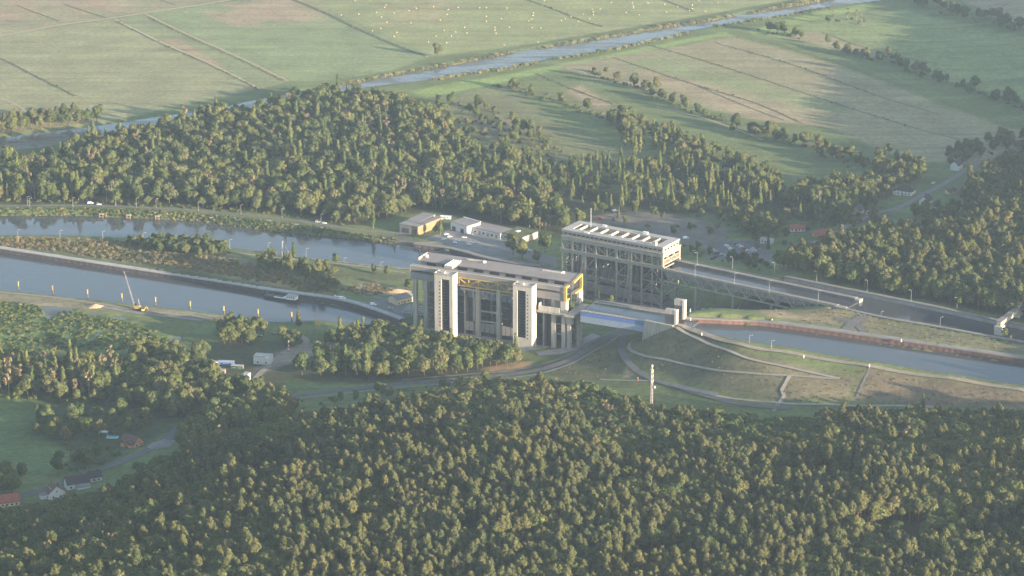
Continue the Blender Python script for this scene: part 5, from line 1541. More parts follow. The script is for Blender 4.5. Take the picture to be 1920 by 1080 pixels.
# boxes by the safety gate
for px, py, m, lab in ((1319,587,'yellow','yellow control cabinet behind the red quay wall'), (1334,586,'green_paint','pale green cabinet beside the yellow one')):
    g = G(px, py); o = empty('control_cabinet', (g.x, g.y, g.z), R(-10), lab, 'cabinet')
    MB().box(-1.4,1.4,-1,1,0,3.2).build('cabinet', M[m], o); MB().box(-1.6,1.6,-1.2,1.2,3.22,3.45).build('lid', M['white'], o); MB().box(-.1,.1,-1.08,-1.02,.5,2.8).build('door_joint', M['steel_dark'], o)
g = P(1294,588,36); o = empty('figure_post', (g.x, g.y, 36), 0, 'white post with lamp head behind the tall gate tower', 'post'); MB().cyl((0,0,-1),(0,0,3),.5,.4,8).build('post', M['white'], o); MB().cyl((0,0,3.02),(0,0,3.8),.6,.3,8).build('head', M['cream'], o)
# yellow sign and red pole by the entrance
g = G(596, 615); o = empty('canal_sign', (g.x, g.y, g.z), R(-5), 'plain yellow square sign on the near bank of the canal entrance', 'sign')
MB().box(-1.9,1.9,-.08,.08,2.2,5.8).build('board', M['yellow'], o)
for x in (-1.2, 1.2): MB().box(x-.1,x+.1,.1,.28,-.5,5.6).build('post', M['lamp_metal'], o)
g = G(541.5, 660); o = empty('striped_pole', (g.x, g.y, g.z), 0, 'upright red pole on the works site', 'pole')
for k in range(6): MB().cyl((0,0,k*1.5),(0,0,k*1.5+1.48),.35,n=8).build('pole_band', M['red'] if k % 2 == 0 else M['white'], o)
g = G(1196, 714); o = empty('traffic_cone', (g.x, g.y, g.z), 0, 'red and white roadwork beacon at the road fork', 'beacon'); MB().cyl((0,0,0),(0,0,2),.5,.2,8).build('cone', M['red'], o); MB().cyl((0,0,2.02),(0,0,2.7),.22,.1,8).build('tip', M['white'], o)
# crawler crane
M['rust'] = mat('faded_red_lattice', (.34, .20, .17), .7, .3, .5)
g = G(258, 581)
CR = empty('crawler_crane', (g.x, g.y, float(height(g.x, g.y)[0]) + .2), R(160), 'yellow crawler crane with a long lattice boom on the near bank', 'crane')
for s in (-1.6, 1.6): MB().box(-3,3,s-.5,s+.5,0,1.1).build('track', M['rubber'], CR)
MB().box(-2.6,2.4,-1.5,1.5,1.12,3.2).build('machine_house', M['yellow'], CR); MB().box(1.2,2.8,-1.5,-.3,3.22,4.8).build('cab', M['glass'], CR); MB().box(-3.8,-2.62,-1.4,1.4,1.2,2.8).build('counterweight', M['steel_dark'], CR)
a, c = Vector((2.4,0,2)), Vector((10.5,0,31))
for s in (-.7, .7):
    for q in (-.6, .6): MB().bar(a + Vector((q*.8, s*.8, q*.4)), c + Vector((q*.35, s*.4, 0)), .09).build('boom_chord', M['rust'] if q > 0 else M['lamp_metal'], CR)
for k in range(14):
    t0, t1 = k / 14, (k + 1) / 14
    MB().bar(a.lerp(c, t0) + Vector((0, -.7, 0)), a.lerp(c, t1) + Vector((0, .7, 0)), .09).build('boom_lacing', M['lamp_metal'] if k % 2 else M['rust'], CR)
MB().bar((-2.5,0,3.2), c, .09).build('pendant_rope', M['steel_dark'], CR); MB().bar(c, c + Vector((.3,0,-26)), .07).build('hoist_rope', M['steel_dark'], CR); MB().bar((-2,0,3.2),(-1,0,9),.3).build('gantry_mast', M['lamp_metal'], CR)
g = G(268, 584); o = empty('mini_excavator', (g.x, g.y, float(height(g.x, g.y)[0]) + .2), R(30), 'small yellow excavator right of the crawler crane', 'excavator')
for s in (-.9, .9): MB().box(-1.5,1.5,s-.3,s+.3,0,.7).build('track', M['rubber'], o)
MB().box(-1.4,1,-1,1,.72,1.9).build('body', M['yellow'], o); MB().box(-.2,1,-.9,.1,1.92,2.9).build('cab', M['glass'], o); MB().bar((1,0,1.2),(3,0,3.4),.35).build('boom', M['yellow'], o); MB().bar((3,0,3.4),(4.4,0,1.0),.3).build('stick', M['yellow'], o); MB().box(4.0,4.8,-.5,.5,.2,1.0).build('bucket', M['steel_dark'], o)
# sand heap on the near bank
g = G(180, 574)
def heap(px, py, rx, ry, h, m, label):
    g = G(px, py); r = tr(int(px)); b = MB(); vs, fs = [(0,0,h)], []
    n = 14
    for k, t in enumerate((.35, .7, 1.0)):
        for i in range(n):
            a = 2*math.pi*i/n; q = t*r.uniform(.88,1.1)
            vs.append((rx*q*math.cos(a), ry*q*math.sin(a), h*(1-t)**1.1 - (.3 if t == 1 else 0)))
    fs += [(0,1+i,1+(i+1)%n) for i in range(n)]
    for k in range(2): fs += [(1+k*n+i, 1+(k+1)*n+i, 1+(k+1)*n+(i+1)%n, 1+k*n+(i+1)%n) for i in range(n)]
    b.add(vs, fs); o = b.build('sand_heap', m); o.location = (g.x, g.y, float(height(g.x, g.y)[0])); tag(o, label, 'heap'); return o
M['sand'] = mat('bare_sand', (.46, .35, .21), .95, .2, .4)
heap(179, 575, 8, 5, 2.2, M['sand'], 'yellow sand heap left of the crane on the near bank')
heap(745, 546, 11, 6, 2.0, M['sand'], 'ochre sand heap behind the pump house')
# lattice mast on the spit
def lattice(o, h, w0, w1, m, bays):
    cs = lambda t: [(s1*(w0+(w1-w0)*t)/2, s2*(w0+(w1-w0)*t)/2, h*t) for s1, s2 in ((-1,-1),(1,-1),(1,1),(-1,1))]
    for i in range(4): MB().bar(cs(0)[i], cs(1)[i], .28).build('mast_leg', m, o)
    for k in range(bays):
        A, B = cs(k/bays), cs((k+1)/bays)
        b = MB()
        for i in range(4): b.bar(A[i], B[(i+1)%4], .13)
        x = b.build('mast_lacing', m, o); x['kind'] = 'stuff'
g = G(531, 484); o = empty('lattice_mast', (g.x, g.y, float(height(g.x, g.y)[0])), R(15), 'slim lattice mast among the trees of the spit', 'mast'); lattice(o, 15, 2.0, .8, M['lamp_metal'], 6); MB().bar((0,0,15),(6,0,2),.15).build('stay', M['lamp_metal'], o)
# radio mast in the foreground wood
g = G(1221, 786); MZ = float(height(g.x, g.y)[0])
MS = empty('radio_mast', (g.x, g.y, MZ), R(10), 'pale lattice radio mast with aerials rising from the foreground wood', 'mast')
BLOCK.append((g.x, g.y, 4))
lattice(MS, 36, 1.5, 1.0, M['roof_pale'], 14)
MB().cyl((0,0,36),(0,0,39.5),.35,n=8).build('top_pole', M['cream'], MS); MB().cyl((0,0,38.3),(0,0,39.8),.8,.7,10).build('top_drum', M['cream'], MS)
for z in (34.5, 31, 27.5):
    for a in (0, 120, 240):
        x, y = .9*math.cos(R(a)), 1.7*math.sin(R(a))
        MB().box(x-.2,x+.2,y-.18,y+.18,z,z+2.0).build('panel_aerial', M['cream'], MS)
    MB().cyl((0,0,z-.25),(0,0,z-.05),1.2,n=10).build('platform', M['lamp_metal'], MS)
MB().cyl((1.3,-1.3,24),(1.9,-1.9,24),.8,.8,10).build('dish', M['white'], MS)
# hay bales
bm_ = MB().cyl((-.62,0,0),(.62,0,0),.72,n=12)
core = MB()
for x, rr in ((-.66,.60),(-.6,.74),(.6,.74),(.66,.60)):
    for k in range(12): core.v.append((x, rr*math.cos(k*math.pi/6), rr*math.sin(k*math.pi/6)+.7))
core.f = [tuple(range(12))[::-1], tuple(range(36, 48))] + [(a*12+k, a*12+(k+1)%12, (a+1)*12+(k+1)%12, (a+1)*12+k) for a in range(3) for k in range(12)]
bmesh_ = core.mesh('hay_bale', M['hay'])
BALES = [(108,80),(180,6),(199,76),(290,66),(316,90),(338,28),(333,40),(344,117),(313,149),(269,161),(381,71),(395,170),(380,190),(457,58),(467,121),(494,45),(583,35),(597,188),(618,106),(638,160),(654,77),(659,52),(675,188),(697,167),(710,42),(744,143),(754,173),(820,44),(855,43),(855,86),(855,112),(899,145),(900,157),(905,173),(932,99),(961,45),(973,143),(947,234),(1120,220),(1090,145),(1137,147),(1072,110),(1088,101),(1094,82),(1096,69),(1153,6),(1241,108),(1262,101),(1291,87),(1327,113),(1355,76),(1386,99),(1400,51),(1404,64),(1406,79),(1441,49),(1497,16),(1573,68),(1606,17),(1612,33),(1612,43),(1640,79),(1686,18),(1773,25),(1782,64),(1839,37),(1913,30),(1900,58),(557,218),(650,222)]
BALES = [(600 + x / 2.743, y / 2.743) for x, y in BALES] + [(1298,10),(1346,6),(1298,17),(1293,21),(1322,22),(1310,3)]
bw = GP(BALES); bz = height(bw[:, 0], bw[:, 1])
for k in range(len(BALES)):
    o = bpy.data.objects.new('hay_bale', bmesh_); col.objects.link(o)
    o.location = (bw[k, 0], bw[k, 1], bz[k] + .05); o.rotation_euler = (0, 0, random.uniform(0, 3.1)); o.scale = (.9, .9, .9)
    tag(o, 'round straw bale lying on the mown river meadow', 'hay bale', 'straw bales on the meadow')
# stair and steps down the right embankment
sl = GP([(1480,704),(1474,716),(1466,730),(1470,742),(1458,760),(1450,772)])
ST = empty('embankment_stair', tuple(sl[0]), 0, 'zigzag concrete stair down the grassy embankment', 'stair')
for k in range(len(sl) - 1):
    n = 9
    for i in range(n):
        q = sl[k] + (sl[k+1] - sl[k]) * (i / n) - sl[0]
        zq = float(height(q[0] + sl[0][0], q[1] + sl[0][1])[0]) - sl[0][2] + .3
        MB().box(q[0]-1.3,q[0]+1.3,q[1]-.9,q[1]+.9,zq-.5,zq).build('step', M['paving'], ST)
# works along the left end of the lift: walkway frames on the quay
g = P(752, 590, 1.2); WK = empty('quay_gangway', (g.x, g.y, 1.2), R(-25), 'pale steel gangways at the lower entrance of the concrete lift', 'gangway')
for k in range(5): MB().box(0,26,k*3.0,k*3.0+1.2,2.2+k*.5,2.6+k*.5).build('gangway_deck', M['roof_pale'], WK)
for u in (1, 9, 17, 25):
    for v in (.5, 12.5): MB().box(u-.2,u+.2,v-.2,v+.2,-2,2.2 if v < 5 else 4.1).build('gangway_post', M['lamp_metal'], WK)
# ================================================================== WOODS AND SINGLE TREES
def front_kind(a, b2, r):
    # pines fill the middle and bottom of the front slope, broadleaf trees its edges
    n = math.sin(a * .011 + b2 * .017) + math.sin(a * .023 - b2 * .013 + 1.3)
    pine = 0.0
    if b2 > 860 + .02 * abs(a - 900) and a > 330: pine = .86
    if b2 > 790 and 560 < a < 980: pine = max(pine, .6)
    if b2 < 860 and a > 980: pine = .12
    if a < 420 and b2 > 930: pine = .25
    if a > 1600: pine *= .75
    pine += .22 * n * (pine > 0)
    v = r.random()
    if v < pine: return 'pine'
    v = r.random()
    return 'broadleaf' if v < .965 else 'dry_tree'
FRONT = [(-150,1010),(0,990),(60,985),(180,952),(240,925),(290,895),(340,875),(420,840),(560,815),(700,786),(800,768),(880,745),(960,737),(1050,745),(1130,755),(1200,785),(1290,800),(1400,806),(1480,812),(1600,794),(1750,800),(2080,806),(2160,1300),(-150,1300)]
front = mix(FRONT, 5.3, front_kind, 1, (.6, 1.0), clump=(110, -1.25))
front_far = mix([(2080,806),(2700,830),(2700,1300),(2160,1300)], 8.5, front_kind, 2, (.8, 1.2))
HOLLOWS = [GP(q) for q in ([(1090,862),(1200,858),(1290,872),(1300,892),(1180,888),(1100,882)], [(1430,895),(1520,890),(1610,905),(1590,930),(1500,922),(1440,915)], [(1590,1000),(1700,975),(1830,985),(1930,960),(1930,1020),(1760,1045),(1640,1040)], [(700,840),(820,830),(860,842),(800,856),(720,856)], [(430,905),(520,890),(560,905),(480,925)], [(200,1010),(330,985),(380,1000),(280,1030)], [(1150,1050),(1260,1030),(1300,1050),(1200,1080)], [(840,1010),(900,1000),(930,1020),(870,1032)])]
def thin(plants):
    X = np.array([p[0] for p in plants]); Y = np.array([p[1] for p in plants])
    d = np.full(len(plants), 1e9)
    for q in HOLLOWS: d = np.minimum(d, sdf(q, X, Y))
    big = wave_noise(X, Y, 75, 77)
    out = []
    for p, dd, bg in zip(plants, d, big):
        if dd < 0 and rng.random() < .72: continue
        k = 1 + .12 * bg - (.3 if dd < 0 else 0)
        out.append((*p[:5], p[5] * (1 + .08 * bg) * (1.28 if p[3] == 'broadleaf' else 1.0), p[6] * k, p[7]))
    return out
front = thin(front)
def vis(p):
    a, b2 = Q(p[0], p[1], p[2] + 10)
    return -10 < a < 1930 and b2 < 1090
def nearest(plants, kind, n):
    c = [p for p in plants if p[3] == kind and vis(p)]
    c.sort(key=lambda p: p[1])
    return c[:n]
pines = nearest(front, 'pine', 300)
leafs = nearest(front, 'broadleaf', 190)
fdry = nearest(front, 'dry_tree', 60)
own = set(id(p) for p in pines + leafs + fdry)
for p in pines: plant_thing(p, 'pine_tree', 'slim pine with a tufted crown among the front rows of the foreground wood', 'front pines of the foreground wood')
for p in leafs: plant_thing(p, 'broadleaf_tree', 'rounded green broadleaf tree among the front rows of the foreground wood', 'front broadleaf trees of the foreground wood')
for p in fdry: plant_thing(p, 'dry_tree', 'thin pale brownish tree with bare limbs in the foreground wood', 'pale dry trees of the foreground wood')
grow('foreground_wood', [p for p in front + front_far if id(p) not in own], 'dense mixed wood of pines and broadleaf trees filling the foreground slope', 'wood')

MID = [(-150,378),(0,376),(150,378),(300,383),(430,391),(520,399),(600,409),(660,419),(720,416),(745,404),(760,398),(830,393),(900,412),(960,425),(1015,437),(1060,425),(1050,395),(1000,350),(985,318),(900,300),(855,262),(800,212),(770,203),(720,194),(640,186),(560,194),(500,208),(470,226),(430,230),(400,226),(330,245),(255,266),(190,266),(100,300),(-150,345)]
def mid_kind(a, b2, r):
    v = r.random()
    if v < .06: return 'dry_tree'
    if v < .15: return 'poplar'
    if v < .22: return 'shrub'
    return 'broadleaf'
mid = mix(MID, 8.0, mid_kind, 3, (.65, 1.35), density=.93, clump=(90, -.95))
MIDR = [(985,318),(1000,350),(1060,390),(1130,396),(1250,398),(1400,405),(1480,420),(1560,425),(1540,395),(1480,372),(1440,355),(1380,335),(1300,318),(1220,308),(1100,308)]
midr = mix(MIDR, 9.5, {'poplar': 6, 'broadleaf': 3, 'shrub': 2, 'spruce': .3}, 4, (.65, 1.1), density=.72, clump=(70, -.35))
scrub = mix([(800,200),(870,190),(960,215),(1010,245),(1060,290),(1000,312),(900,296),(850,262)], 9, {'shrub': 5, 'broadleaf': 1.4}, 5, (.5, .95), density=.7)
mid += along([(-120,381),(0,379),(150,380),(300,386),(430,394),(520,402),(600,413),(650,422)], 3.2, {'shrub': 6, 'broadleaf': 2}, 60, (.5, .95), 2.5)
mid += along([(190,262),(255,256),(330,240),(400,224),(500,204),(600,186)], 4.5, {'shrub': 6, 'broadleaf': 3}, 61, (.5, .9), 2.5)
grow('valley_wood', mid, 'broad belt of mixed trees between the harbour and the river meadows', 'wood')
midr += mix([(1150,238),(1230,258),(1300,285),(1380,318),(1440,345),(1540,395),(1440,378),(1300,330),(1180,292)], 10, {'broadleaf': 6, 'poplar': 3, 'shrub': 3}, 63, (.65, 1.15), density=.6)
grow('poplar_thicket', midr, 'open thicket of slender young trees behind the old lift', 'wood')
grow('scrub', scrub, 'low grey-green scrub between the wood and the river', 'scrub')

RIGHT = [(1455,507),(1500,492),(1560,476),(1620,458),(1700,448),(1800,446),(2150,450),(2150,640),(2000,612),(1870,592),(1746,566),(1591,535),(1500,516)]
rw = mix(RIGHT, 7.2, lambda a, b2, r: 'pine' if r.random() < .3 else ('broadleaf' if r.random() < .97 else 'dry_tree'), 6, (.75, 1.15))
grow('canal_wood', rw, 'wood on the rise above the old upper canal', 'wood')
hillside = mix([(1985,440),(2250,445),(2500,200),(2500,40),(2240,-20),(2120,60),(2060,160),(2020,260),(1975,330)], 9.5, {'broadleaf': 6, 'pine': 3}, 7, (1.0, 1.45))  # unseen wood on the raised hill, put there to cast the meadow shadows
hillside += mix([(2150,450),(2700,460),(2700,800),(2350,770),(2150,700)], 10, {'broadleaf': 6, 'pine': 3}, 8, (.9, 1.3))
grow('hillside_wood', hillside, 'unseen wood climbing the valley side beyond the right edge', 'wood')
vill = mix([(1790,440),(1830,400),(1800,370),(1850,330),(1930,300),(2020,300),(2020,450)], 8.5, {'broadleaf': 6, 'pine': 1.5}, 9, (.85, 1.2))
vill += mix([(1770,300),(1800,285),(1930,250),(1990,250),(1990,275),(1850,292),(1800,312),(1770,320)], 9, {'broadleaf': 5, 'shrub': 2}, 10, (.6, 1.0), density=.75)
grow('village_wood', vill, 'dark wood behind the village street at the right edge', 'wood')
vt = mix([(1480,372),(1560,350),(1640,345),(1690,352),(1650,375),(1620,392),(1580,418),(1560,425),(1540,395)], 9, {'broadleaf': 6, 'spruce': 1}, 11, (.75, 1.15), density=.9)
vt += mix([(1470,430),(1560,418),(1640,400),(1660,410),(1640,425),(1560,440),(1500,466),(1450,478),(1400,470),(1410,430)], 10, {'broadleaf': 4, 'shrub': 4, 'spruce': .5}, 12, (.4, .8), density=.58)
vt += mix([(1365,402),(1480,416),(1472,434),(1425,448),(1385,440)], 8.5, {'broadleaf': 8, 'shrub': 2}, 64, (.6, 1.0), density=.85)
vt += mix([(1560,405),(1600,372),(1660,350),(1690,350),(1650,385),(1600,412)], 8.5, {'broadleaf': 8, 'shrub': 3}, 65, (.5, .9), density=.7)
vt += mix([(1700,408),(1740,388),(1790,378),(1800,420),(1720,426)], 9, {'broadleaf': 4, 'shrub': 4}, 13, (.5, .95), density=.7)
vt += mix([(1600,300),(1660,285),(1700,300),(1740,330),(1720,352),(1650,340)], 10, {'broadleaf': 4, 'shrub': 3}, 14, (.6, 1.0), density=.6)
grow('garden_trees', vt, 'garden trees and shrubs round the village houses on the right', 'trees')
cp = mix([(1110,398),(1200,392),(1400,412),(1440,440),(1430,462),(1380,452),(1365,425),(1260,400),(1120,404)], 9, {'broadleaf': 5, 'shrub': 2}, 15, (.5, .95), density=.75)
cp += mix([(1280,462),(1330,470),(1380,485),(1440,497),(1450,508),(1380,498),(1300,478)], 7, {'broadleaf': 3, 'shrub': 3}, 16, (.4, .75), density=.8)
grow('car_park_trees', cp, 'small trees edging the car park behind the old lift', 'trees')
copse = mix([(-120,268),(0,258),(60,252),(130,245),(190,238),(188,228),(120,232),(0,244),(-120,250)], 6.0, {'pine': 4, 'broadleaf': 6}, 17, (.85, 1.25))
copse += along([(-120,270),(0,260),(60,254),(130,247),(192,240)], 3.5, {'shrub': 6, 'broadleaf': 2}, 62, (.5, 1.0), 2)
grow('pine_copse', copse, 'dark pine copse on the meadow edge at the left', 'copse')
# trees before the concrete lift and round the works site
lf = mix([(610,655),(660,640),(720,634),(775,650),(860,665),(930,680),(985,672),(965,690),(905,690),(880,702),(800,708),(700,714),(610,706),(545,706),(600,690),(700,686),(690,668)], 8, {'broadleaf': 8, 'poplar': 1.2}, 18, (.95, 1.3))
ridge_line = mix([(545,742),(640,738),(760,728),(900,714),(950,716),(900,728),(760,745),(640,760),(545,770)], 7, {'broadleaf': 3, 'shrub': 6}, 19, (.35, .65), density=.5, margin=4)
lx = mix([(-100,705),(0,695),(60,690),(200,698),(250,708),(240,735),(180,748),(100,745),(0,740),(-100,735)], 8, {'broadleaf': 6, 'poplar': 2.5, 'dry_tree': 1.6}, 20, (.85, 1.2))
lx += mix([(240,700),(290,695),(380,700),(400,720),(440,730),(530,748),(535,778),(470,800),(420,805),(360,800),(320,790),(290,780),(250,760)], 9.0, {'broadleaf': 9, 'pine': .6}, 21, (.8, 1.15), density=.85, margin=3.5)
lx += mix([(370,668),(400,672),(400,690),(380,702),(350,700),(340,680)], 9.5, {'broadleaf': 7, 'shrub': 3}, 22, (.6, .95), density=.8)
lx += mix([(250,672),(330,668),(350,690),(260,696)], 8, {'broadleaf': 9}, 23, (.8, 1.15))
lx += mix([(335,828),(390,790),(540,775),(560,800),(430,820),(345,860)], 7.5, {'broadleaf': 9}, 24, (.8, 1.1), margin=4)
lx += mix([(60,790),(150,775),(250,770),(300,785),(290,812),(200,820),(130,835),(60,820)], 6.5, {'broadleaf': 4, 'shrub': 8}, 25, (.45, .95), density=.75, margin=3)
lx += mix([(100,850),(200,840),(250,850),(200,872),(110,895)], 6.5, {'shrub': 7, 'broadleaf': 1.5}, 26, (.5, .95), density=.65, margin=3)
lx += along([(-100,738),(0,744),(60,746),(120,750),(190,752),(245,742)], 3.2, {'shrub': 7, 'broadleaf': 2}, 66, (.6, 1.1), 3)
lx += mix([(140,745),(250,715),(290,740),(280,765),(200,768),(150,770)], 8, {'broadleaf': 5, 'shrub': 4}, 67, (.5, .95), density=.7)
lx += mix([(-60,920),(40,895),(60,905),(20,930),(-60,945)], 8, {'broadleaf': 6}, 27, (.8, 1.1), margin=2)
lx += mix([(400,622),(480,620),(505,628),(470,650),(420,648)], 7, {'broadleaf': 9}, 28, (.7, 1.0))
lx += mix([(530,642),(570,640),(590,648),(560,655),(535,655)], 6, {'broadleaf': 9}, 29, (.6, .9))
sub = [p for p in lf + lx if p[3] == 'broadleaf' and vis(p)]
sub.sort(key=lambda p: p[1]); keep = sub[:110]
own2 = set(id(p) for p in keep)
for p in keep: plant_thing(p, 'broadleaf_tree', 'leafy broadleaf tree on the valley floor before the concrete lift', 'broadleaf trees of the valley floor')
grow('valley_trees', [p for p in lf + ridge_line + lx if id(p) not in own2], 'mixed trees and bushes along the valley floor before the concrete lift', 'trees')
# marsh, banks, reeds, dry grass
marsh = mix([(-120,562),(0,562),(150,585),(260,610),(330,632),(330,650),(220,656),(120,660),(-120,672)], 4.6, {'shrub': 9, 'reed': 2}, 30, (.5, 1.0), density=.85, margin=1, clump=(40, -.6), tall=(.6, .9))
grow('marsh_shrubs', marsh, 'yellow-green willow scrub and sedge over the marsh at the left', 'scrub')
bank = mix([(-120,392),(150,391),(300,396),(430,406),(600,428),(680,440),(745,448),(745,456),(650,446),(560,437),(470,428),(380,414),(250,408),(130,403),(-120,401)], 3.0, {'shrub': 5, 'reed': 4}, 31, (.45, .8), density=.85, margin=-.5)
grow('bank_scrub', bank, 'fringe of reeds and bushes along the far harbour bank', 'scrub')
isl = mix([(-100,446),(100,447),(240,454),(330,474),(430,486),(540,512),(560,535),(480,528),(300,498),(100,470),(-100,455)], 3.2, {'dry_grass': 9, 'shrub': .6}, 32, (.6, 1.1), density=.8, margin=.5)
isl += mix([(505,512),(560,522),(640,552),(560,546)], 3, {'dry_grass': 8, 'reed': 3}, 33, (.6, 1.0), density=.8, margin=.5)
isl += mix([(630,545),(700,532),(745,546),(690,556)], 3, {'dry_grass': 8, 'shrub': 1}, 34, (.5, .9), density=.7, margin=.5)
grow('dry_grass', isl, 'rank brownish grass and weeds covering the spit between the canals', 'grass')
reeds = along([(640,158),(700,146),(811,125.6),(851,118),(960,97)], 1.8, {'reed': 9}, 35, (1.0, 1.6), 1.2, -3) + along([(1005,91),(1060,81),(1130,69),(1190,59),(1270,45)], 1.8, {'reed': 9}, 36, (1.0, 1.6), 1.2, -3) + along([(1280,44),(1340,35),(1400,24),(1497,8),(1560,-3)], 1.8, {'reed': 9}, 37, (1.0, 1.6), 1.2, -3)
reeds += along([(815,149),(870,140),(950,129),(1010,118)], 2.0, {'reed': 9, 'shrub': 1}, 38, (.9, 1.4), 2.0, -3) + along([(1030,112),(1118,99),(1223,77),(1290,63)], 2.2, {'reed': 9, 'shrub': 1}, 39, (.8, 1.3), 2.0, -3, .7) + along([(1340,51),(1410,39),(1483,28),(1560,14)], 2.4, {'reed': 6, 'shrub': 4}, 40, (.6, 1.1), 2.0, -3, .8)
grow('reed_fringe', reeds, 'pale reed fringes along both banks of the river', 'reeds')
# hedgerows between the strips of meadow
H1 = along([(1425,58),(1470,66),(1500,72)], 2.6, {'broadleaf': 3, 'shrub': 7}, 41, (.5, .9), 4) + along([(1570,92),(1620,108),(1680,118),(1700,130),(1760,150),(1800,162),(1850,180),(1940,205)], 2.6, {'broadleaf': 4, 'shrub': 8}, 42, (.5, 1.0), 4) + along([(1560,44),(1600,36),(1620,48)], 5, {'shrub': 6, 'dry_tree': 2, 'broadleaf': 2}, 43, (.6, .9), 5)
grow('hedgerow', H1, 'ragged hedgerow running down the upper right meadows', 'hedgerow')
H2 = along([(1110,135),(1160,155),(1210,168),(1230,182),(1290,205),(1330,218),(1370,230)], 2.4, {'shrub': 8, 'broadleaf': 2}, 44, (.5, .95), 3.5) + along([(1385,240),(1440,258),(1500,272),(1550,288),(1600,305),(1660,322),(1720,335)], 3, {'broadleaf': 6, 'shrub': 5}, 45, (.65, 1.05), 6)
grow('hedgerow', H2, 'hedgerow thickening into trees along the middle right meadows', 'hedgerow')
H3 = along([(930,160),(980,172),(1030,188),(1070,200),(1100,212),(1150,226)], 2.4, {'shrub': 8, 'broadleaf': 1}, 46, (.5, .95), 4) + along([(1150,228),(1200,243),(1260,262),(1300,282),(1350,300),(1400,322),(1440,345)], 3.2, {'broadleaf': 7, 'shrub': 3}, 47, (.7, 1.15), 8)
grow('hedgerow', H3, 'bushy hedge leading from the river into tall trees', 'hedgerow')
H4 = along([(1720,4),(1770,20),(1830,34),(1880,48),(1950,64)], 5, {'broadleaf': 8, 'shrub': 3}, 48, (.7, 1.1), 6)
grow('hedgerow', H4, 'row of trees in the far upper right corner', 'hedgerow')
# trees standing alone or in small clusters
SINGLE = [
 (820,106,'broadleaf',1,1.15,1.0,'lone spreading tree in the meadow beside the river'),
 (1552,86,'broadleaf',0,.75,.95,'dark upright tree standing clear of the upper right hedge'),
 (1232,170,'broadleaf',2,.8,1.0,'dark round tree at the middle of the second meadow hedge'),
 (560,612,'spruce',0,.9,1.0,'tall conical tree on the near bank by the canal entrance'),
 (440,630,'broadleaf',3,1.15,.9,'wide dark tree on the near bank left of the sandy track'),
 (458,634,'broadleaf',1,1.1,.85,'second wide dark tree on the near bank, nearer the track'),
 (493,492,'spruce',1,.7,.75,'dark conical bush left of the lattice mast on the spit'),
 (510,500,'spruce',0,.8,.85,'dark spruce close to the lattice mast on the spit'),
 (551,488,'poplar',0,1.0,.85,'tall pale poplar beside the lattice mast'),
 (545,508,'poplar',1,1.1,.9,'broad poplar in front of the lattice mast'),
 (572,510,'broadleaf',2,.8,.85,'leafy tree right of the poplars on the spit'),
 (598,508,'broadleaf',0,.75,.8,'leafy tree at the right end of the spit grove'),
 (588,528,'poplar',2,1.0,.8,'pale green tree at the front of the spit grove'),
 (618,532,'spruce',1,.7,.7,'small conical tree at the front right of the spit grove'),
 (630,498,'broadleaf',4,.62,.7,'round pale tree on the harbour side of the spit path'),
 (700,513,'broadleaf',3,.5,.6,'small dark round tree on the right part of the spit'),
 (726,518,'broadleaf',1,.62,.62,'larger dark tree near the left end of the concrete lift'),
 (766,545,'broadleaf',2,.7,.7,'dark tree just behind the left columns of the lift'),
 (826,442,'poplar',1,.85,.75,'golden-lit tree at the corner of the boatyard shed'),
 (816,440,'broadleaf',0,.5,.6,'small tree left of the golden-lit yard tree'),
 (962,478,'broadleaf',2,1.35,1.3,'tall dark tree at the right end of the boatyard'),
 (980,486,'broadleaf',3,1.2,1.2,'broad dark tree beside the tall one at the yard end'),
 (1022,474,'broadleaf',4,1.2,1.15,'sunlit tree left of the old steel lift'),
 (1008,494,'broadleaf',0,.95,.95,'bushy tree between the two lifts near the yard'),
 (1145,578,'broadleaf',3,.72,.75,'bright bushy tree in front of the steel frame between the lifts'),
 (1122,566,'poplar',0,.5,.7,'slim sapling left of the bushy tree between the lifts'),
 (1060,436,'broadleaf',3,1.2,1.2,'big rounded tree just behind the left end of the old lift'),
 (1085,425,'broadleaf',1,1.1,1.1,'large tree right of the big rounded one behind the old lift'),
 (1160,410,'spruce',1,.7,.7,'dark conifer at the edge of the car park'),
 (1730,770,'poplar',2,.75,.6,'small sunlit sapling at the foot of the right embankment'),
 (1885,632,'broadleaf',2,.6,.5,'round bush beside the guard gate at the right edge'),
 (1440,470,'spruce',0,.7,1.1,'dark narrow conifer near the village crossroads'),
 (160,818,'broadleaf',4,1.25,.9,'wide pale willow left of the orange house'),
 (700,428,'poplar',2,.9,1.0,'tall pale tree at the right end of the harbour road'),
 (1905,805,'broadleaf',0,1.2,1.0,'dark tree at the right end of the foreground wood edge')]
for x, y, kd, i, sx, sz, lab in SINGLE:
    g = G(x, y)
    plant_thing((g.x, g.y, float(height(g.x, g.y)[0]) - .1, kd, i, sx * .95, sz, (x * 7.3) % 6.28), kd + '_tree' if kd in ('poplar', 'spruce', 'broadleaf') else kd, lab)
sp = mix([(240,458),(320,452),(430,466),(432,478),(380,484),(300,474)], 5.0, {'broadleaf': 7, 'shrub': 2}, 50, (.4, .7), margin=.5)
grow('spit_thicket', sp, 'green thicket on the harbour side of the grassy spit', 'thicket')
sg = mix([(470,488),(540,490),(620,505),(640,540),(600,548),(560,522),(500,505)], 5.5, {'broadleaf': 6, 'shrub': 5}, 51, (.4, .75), density=.8)
grow('spit_grove', sg, 'grove of mixed trees and bushes filling the middle of the spit', 'grove')

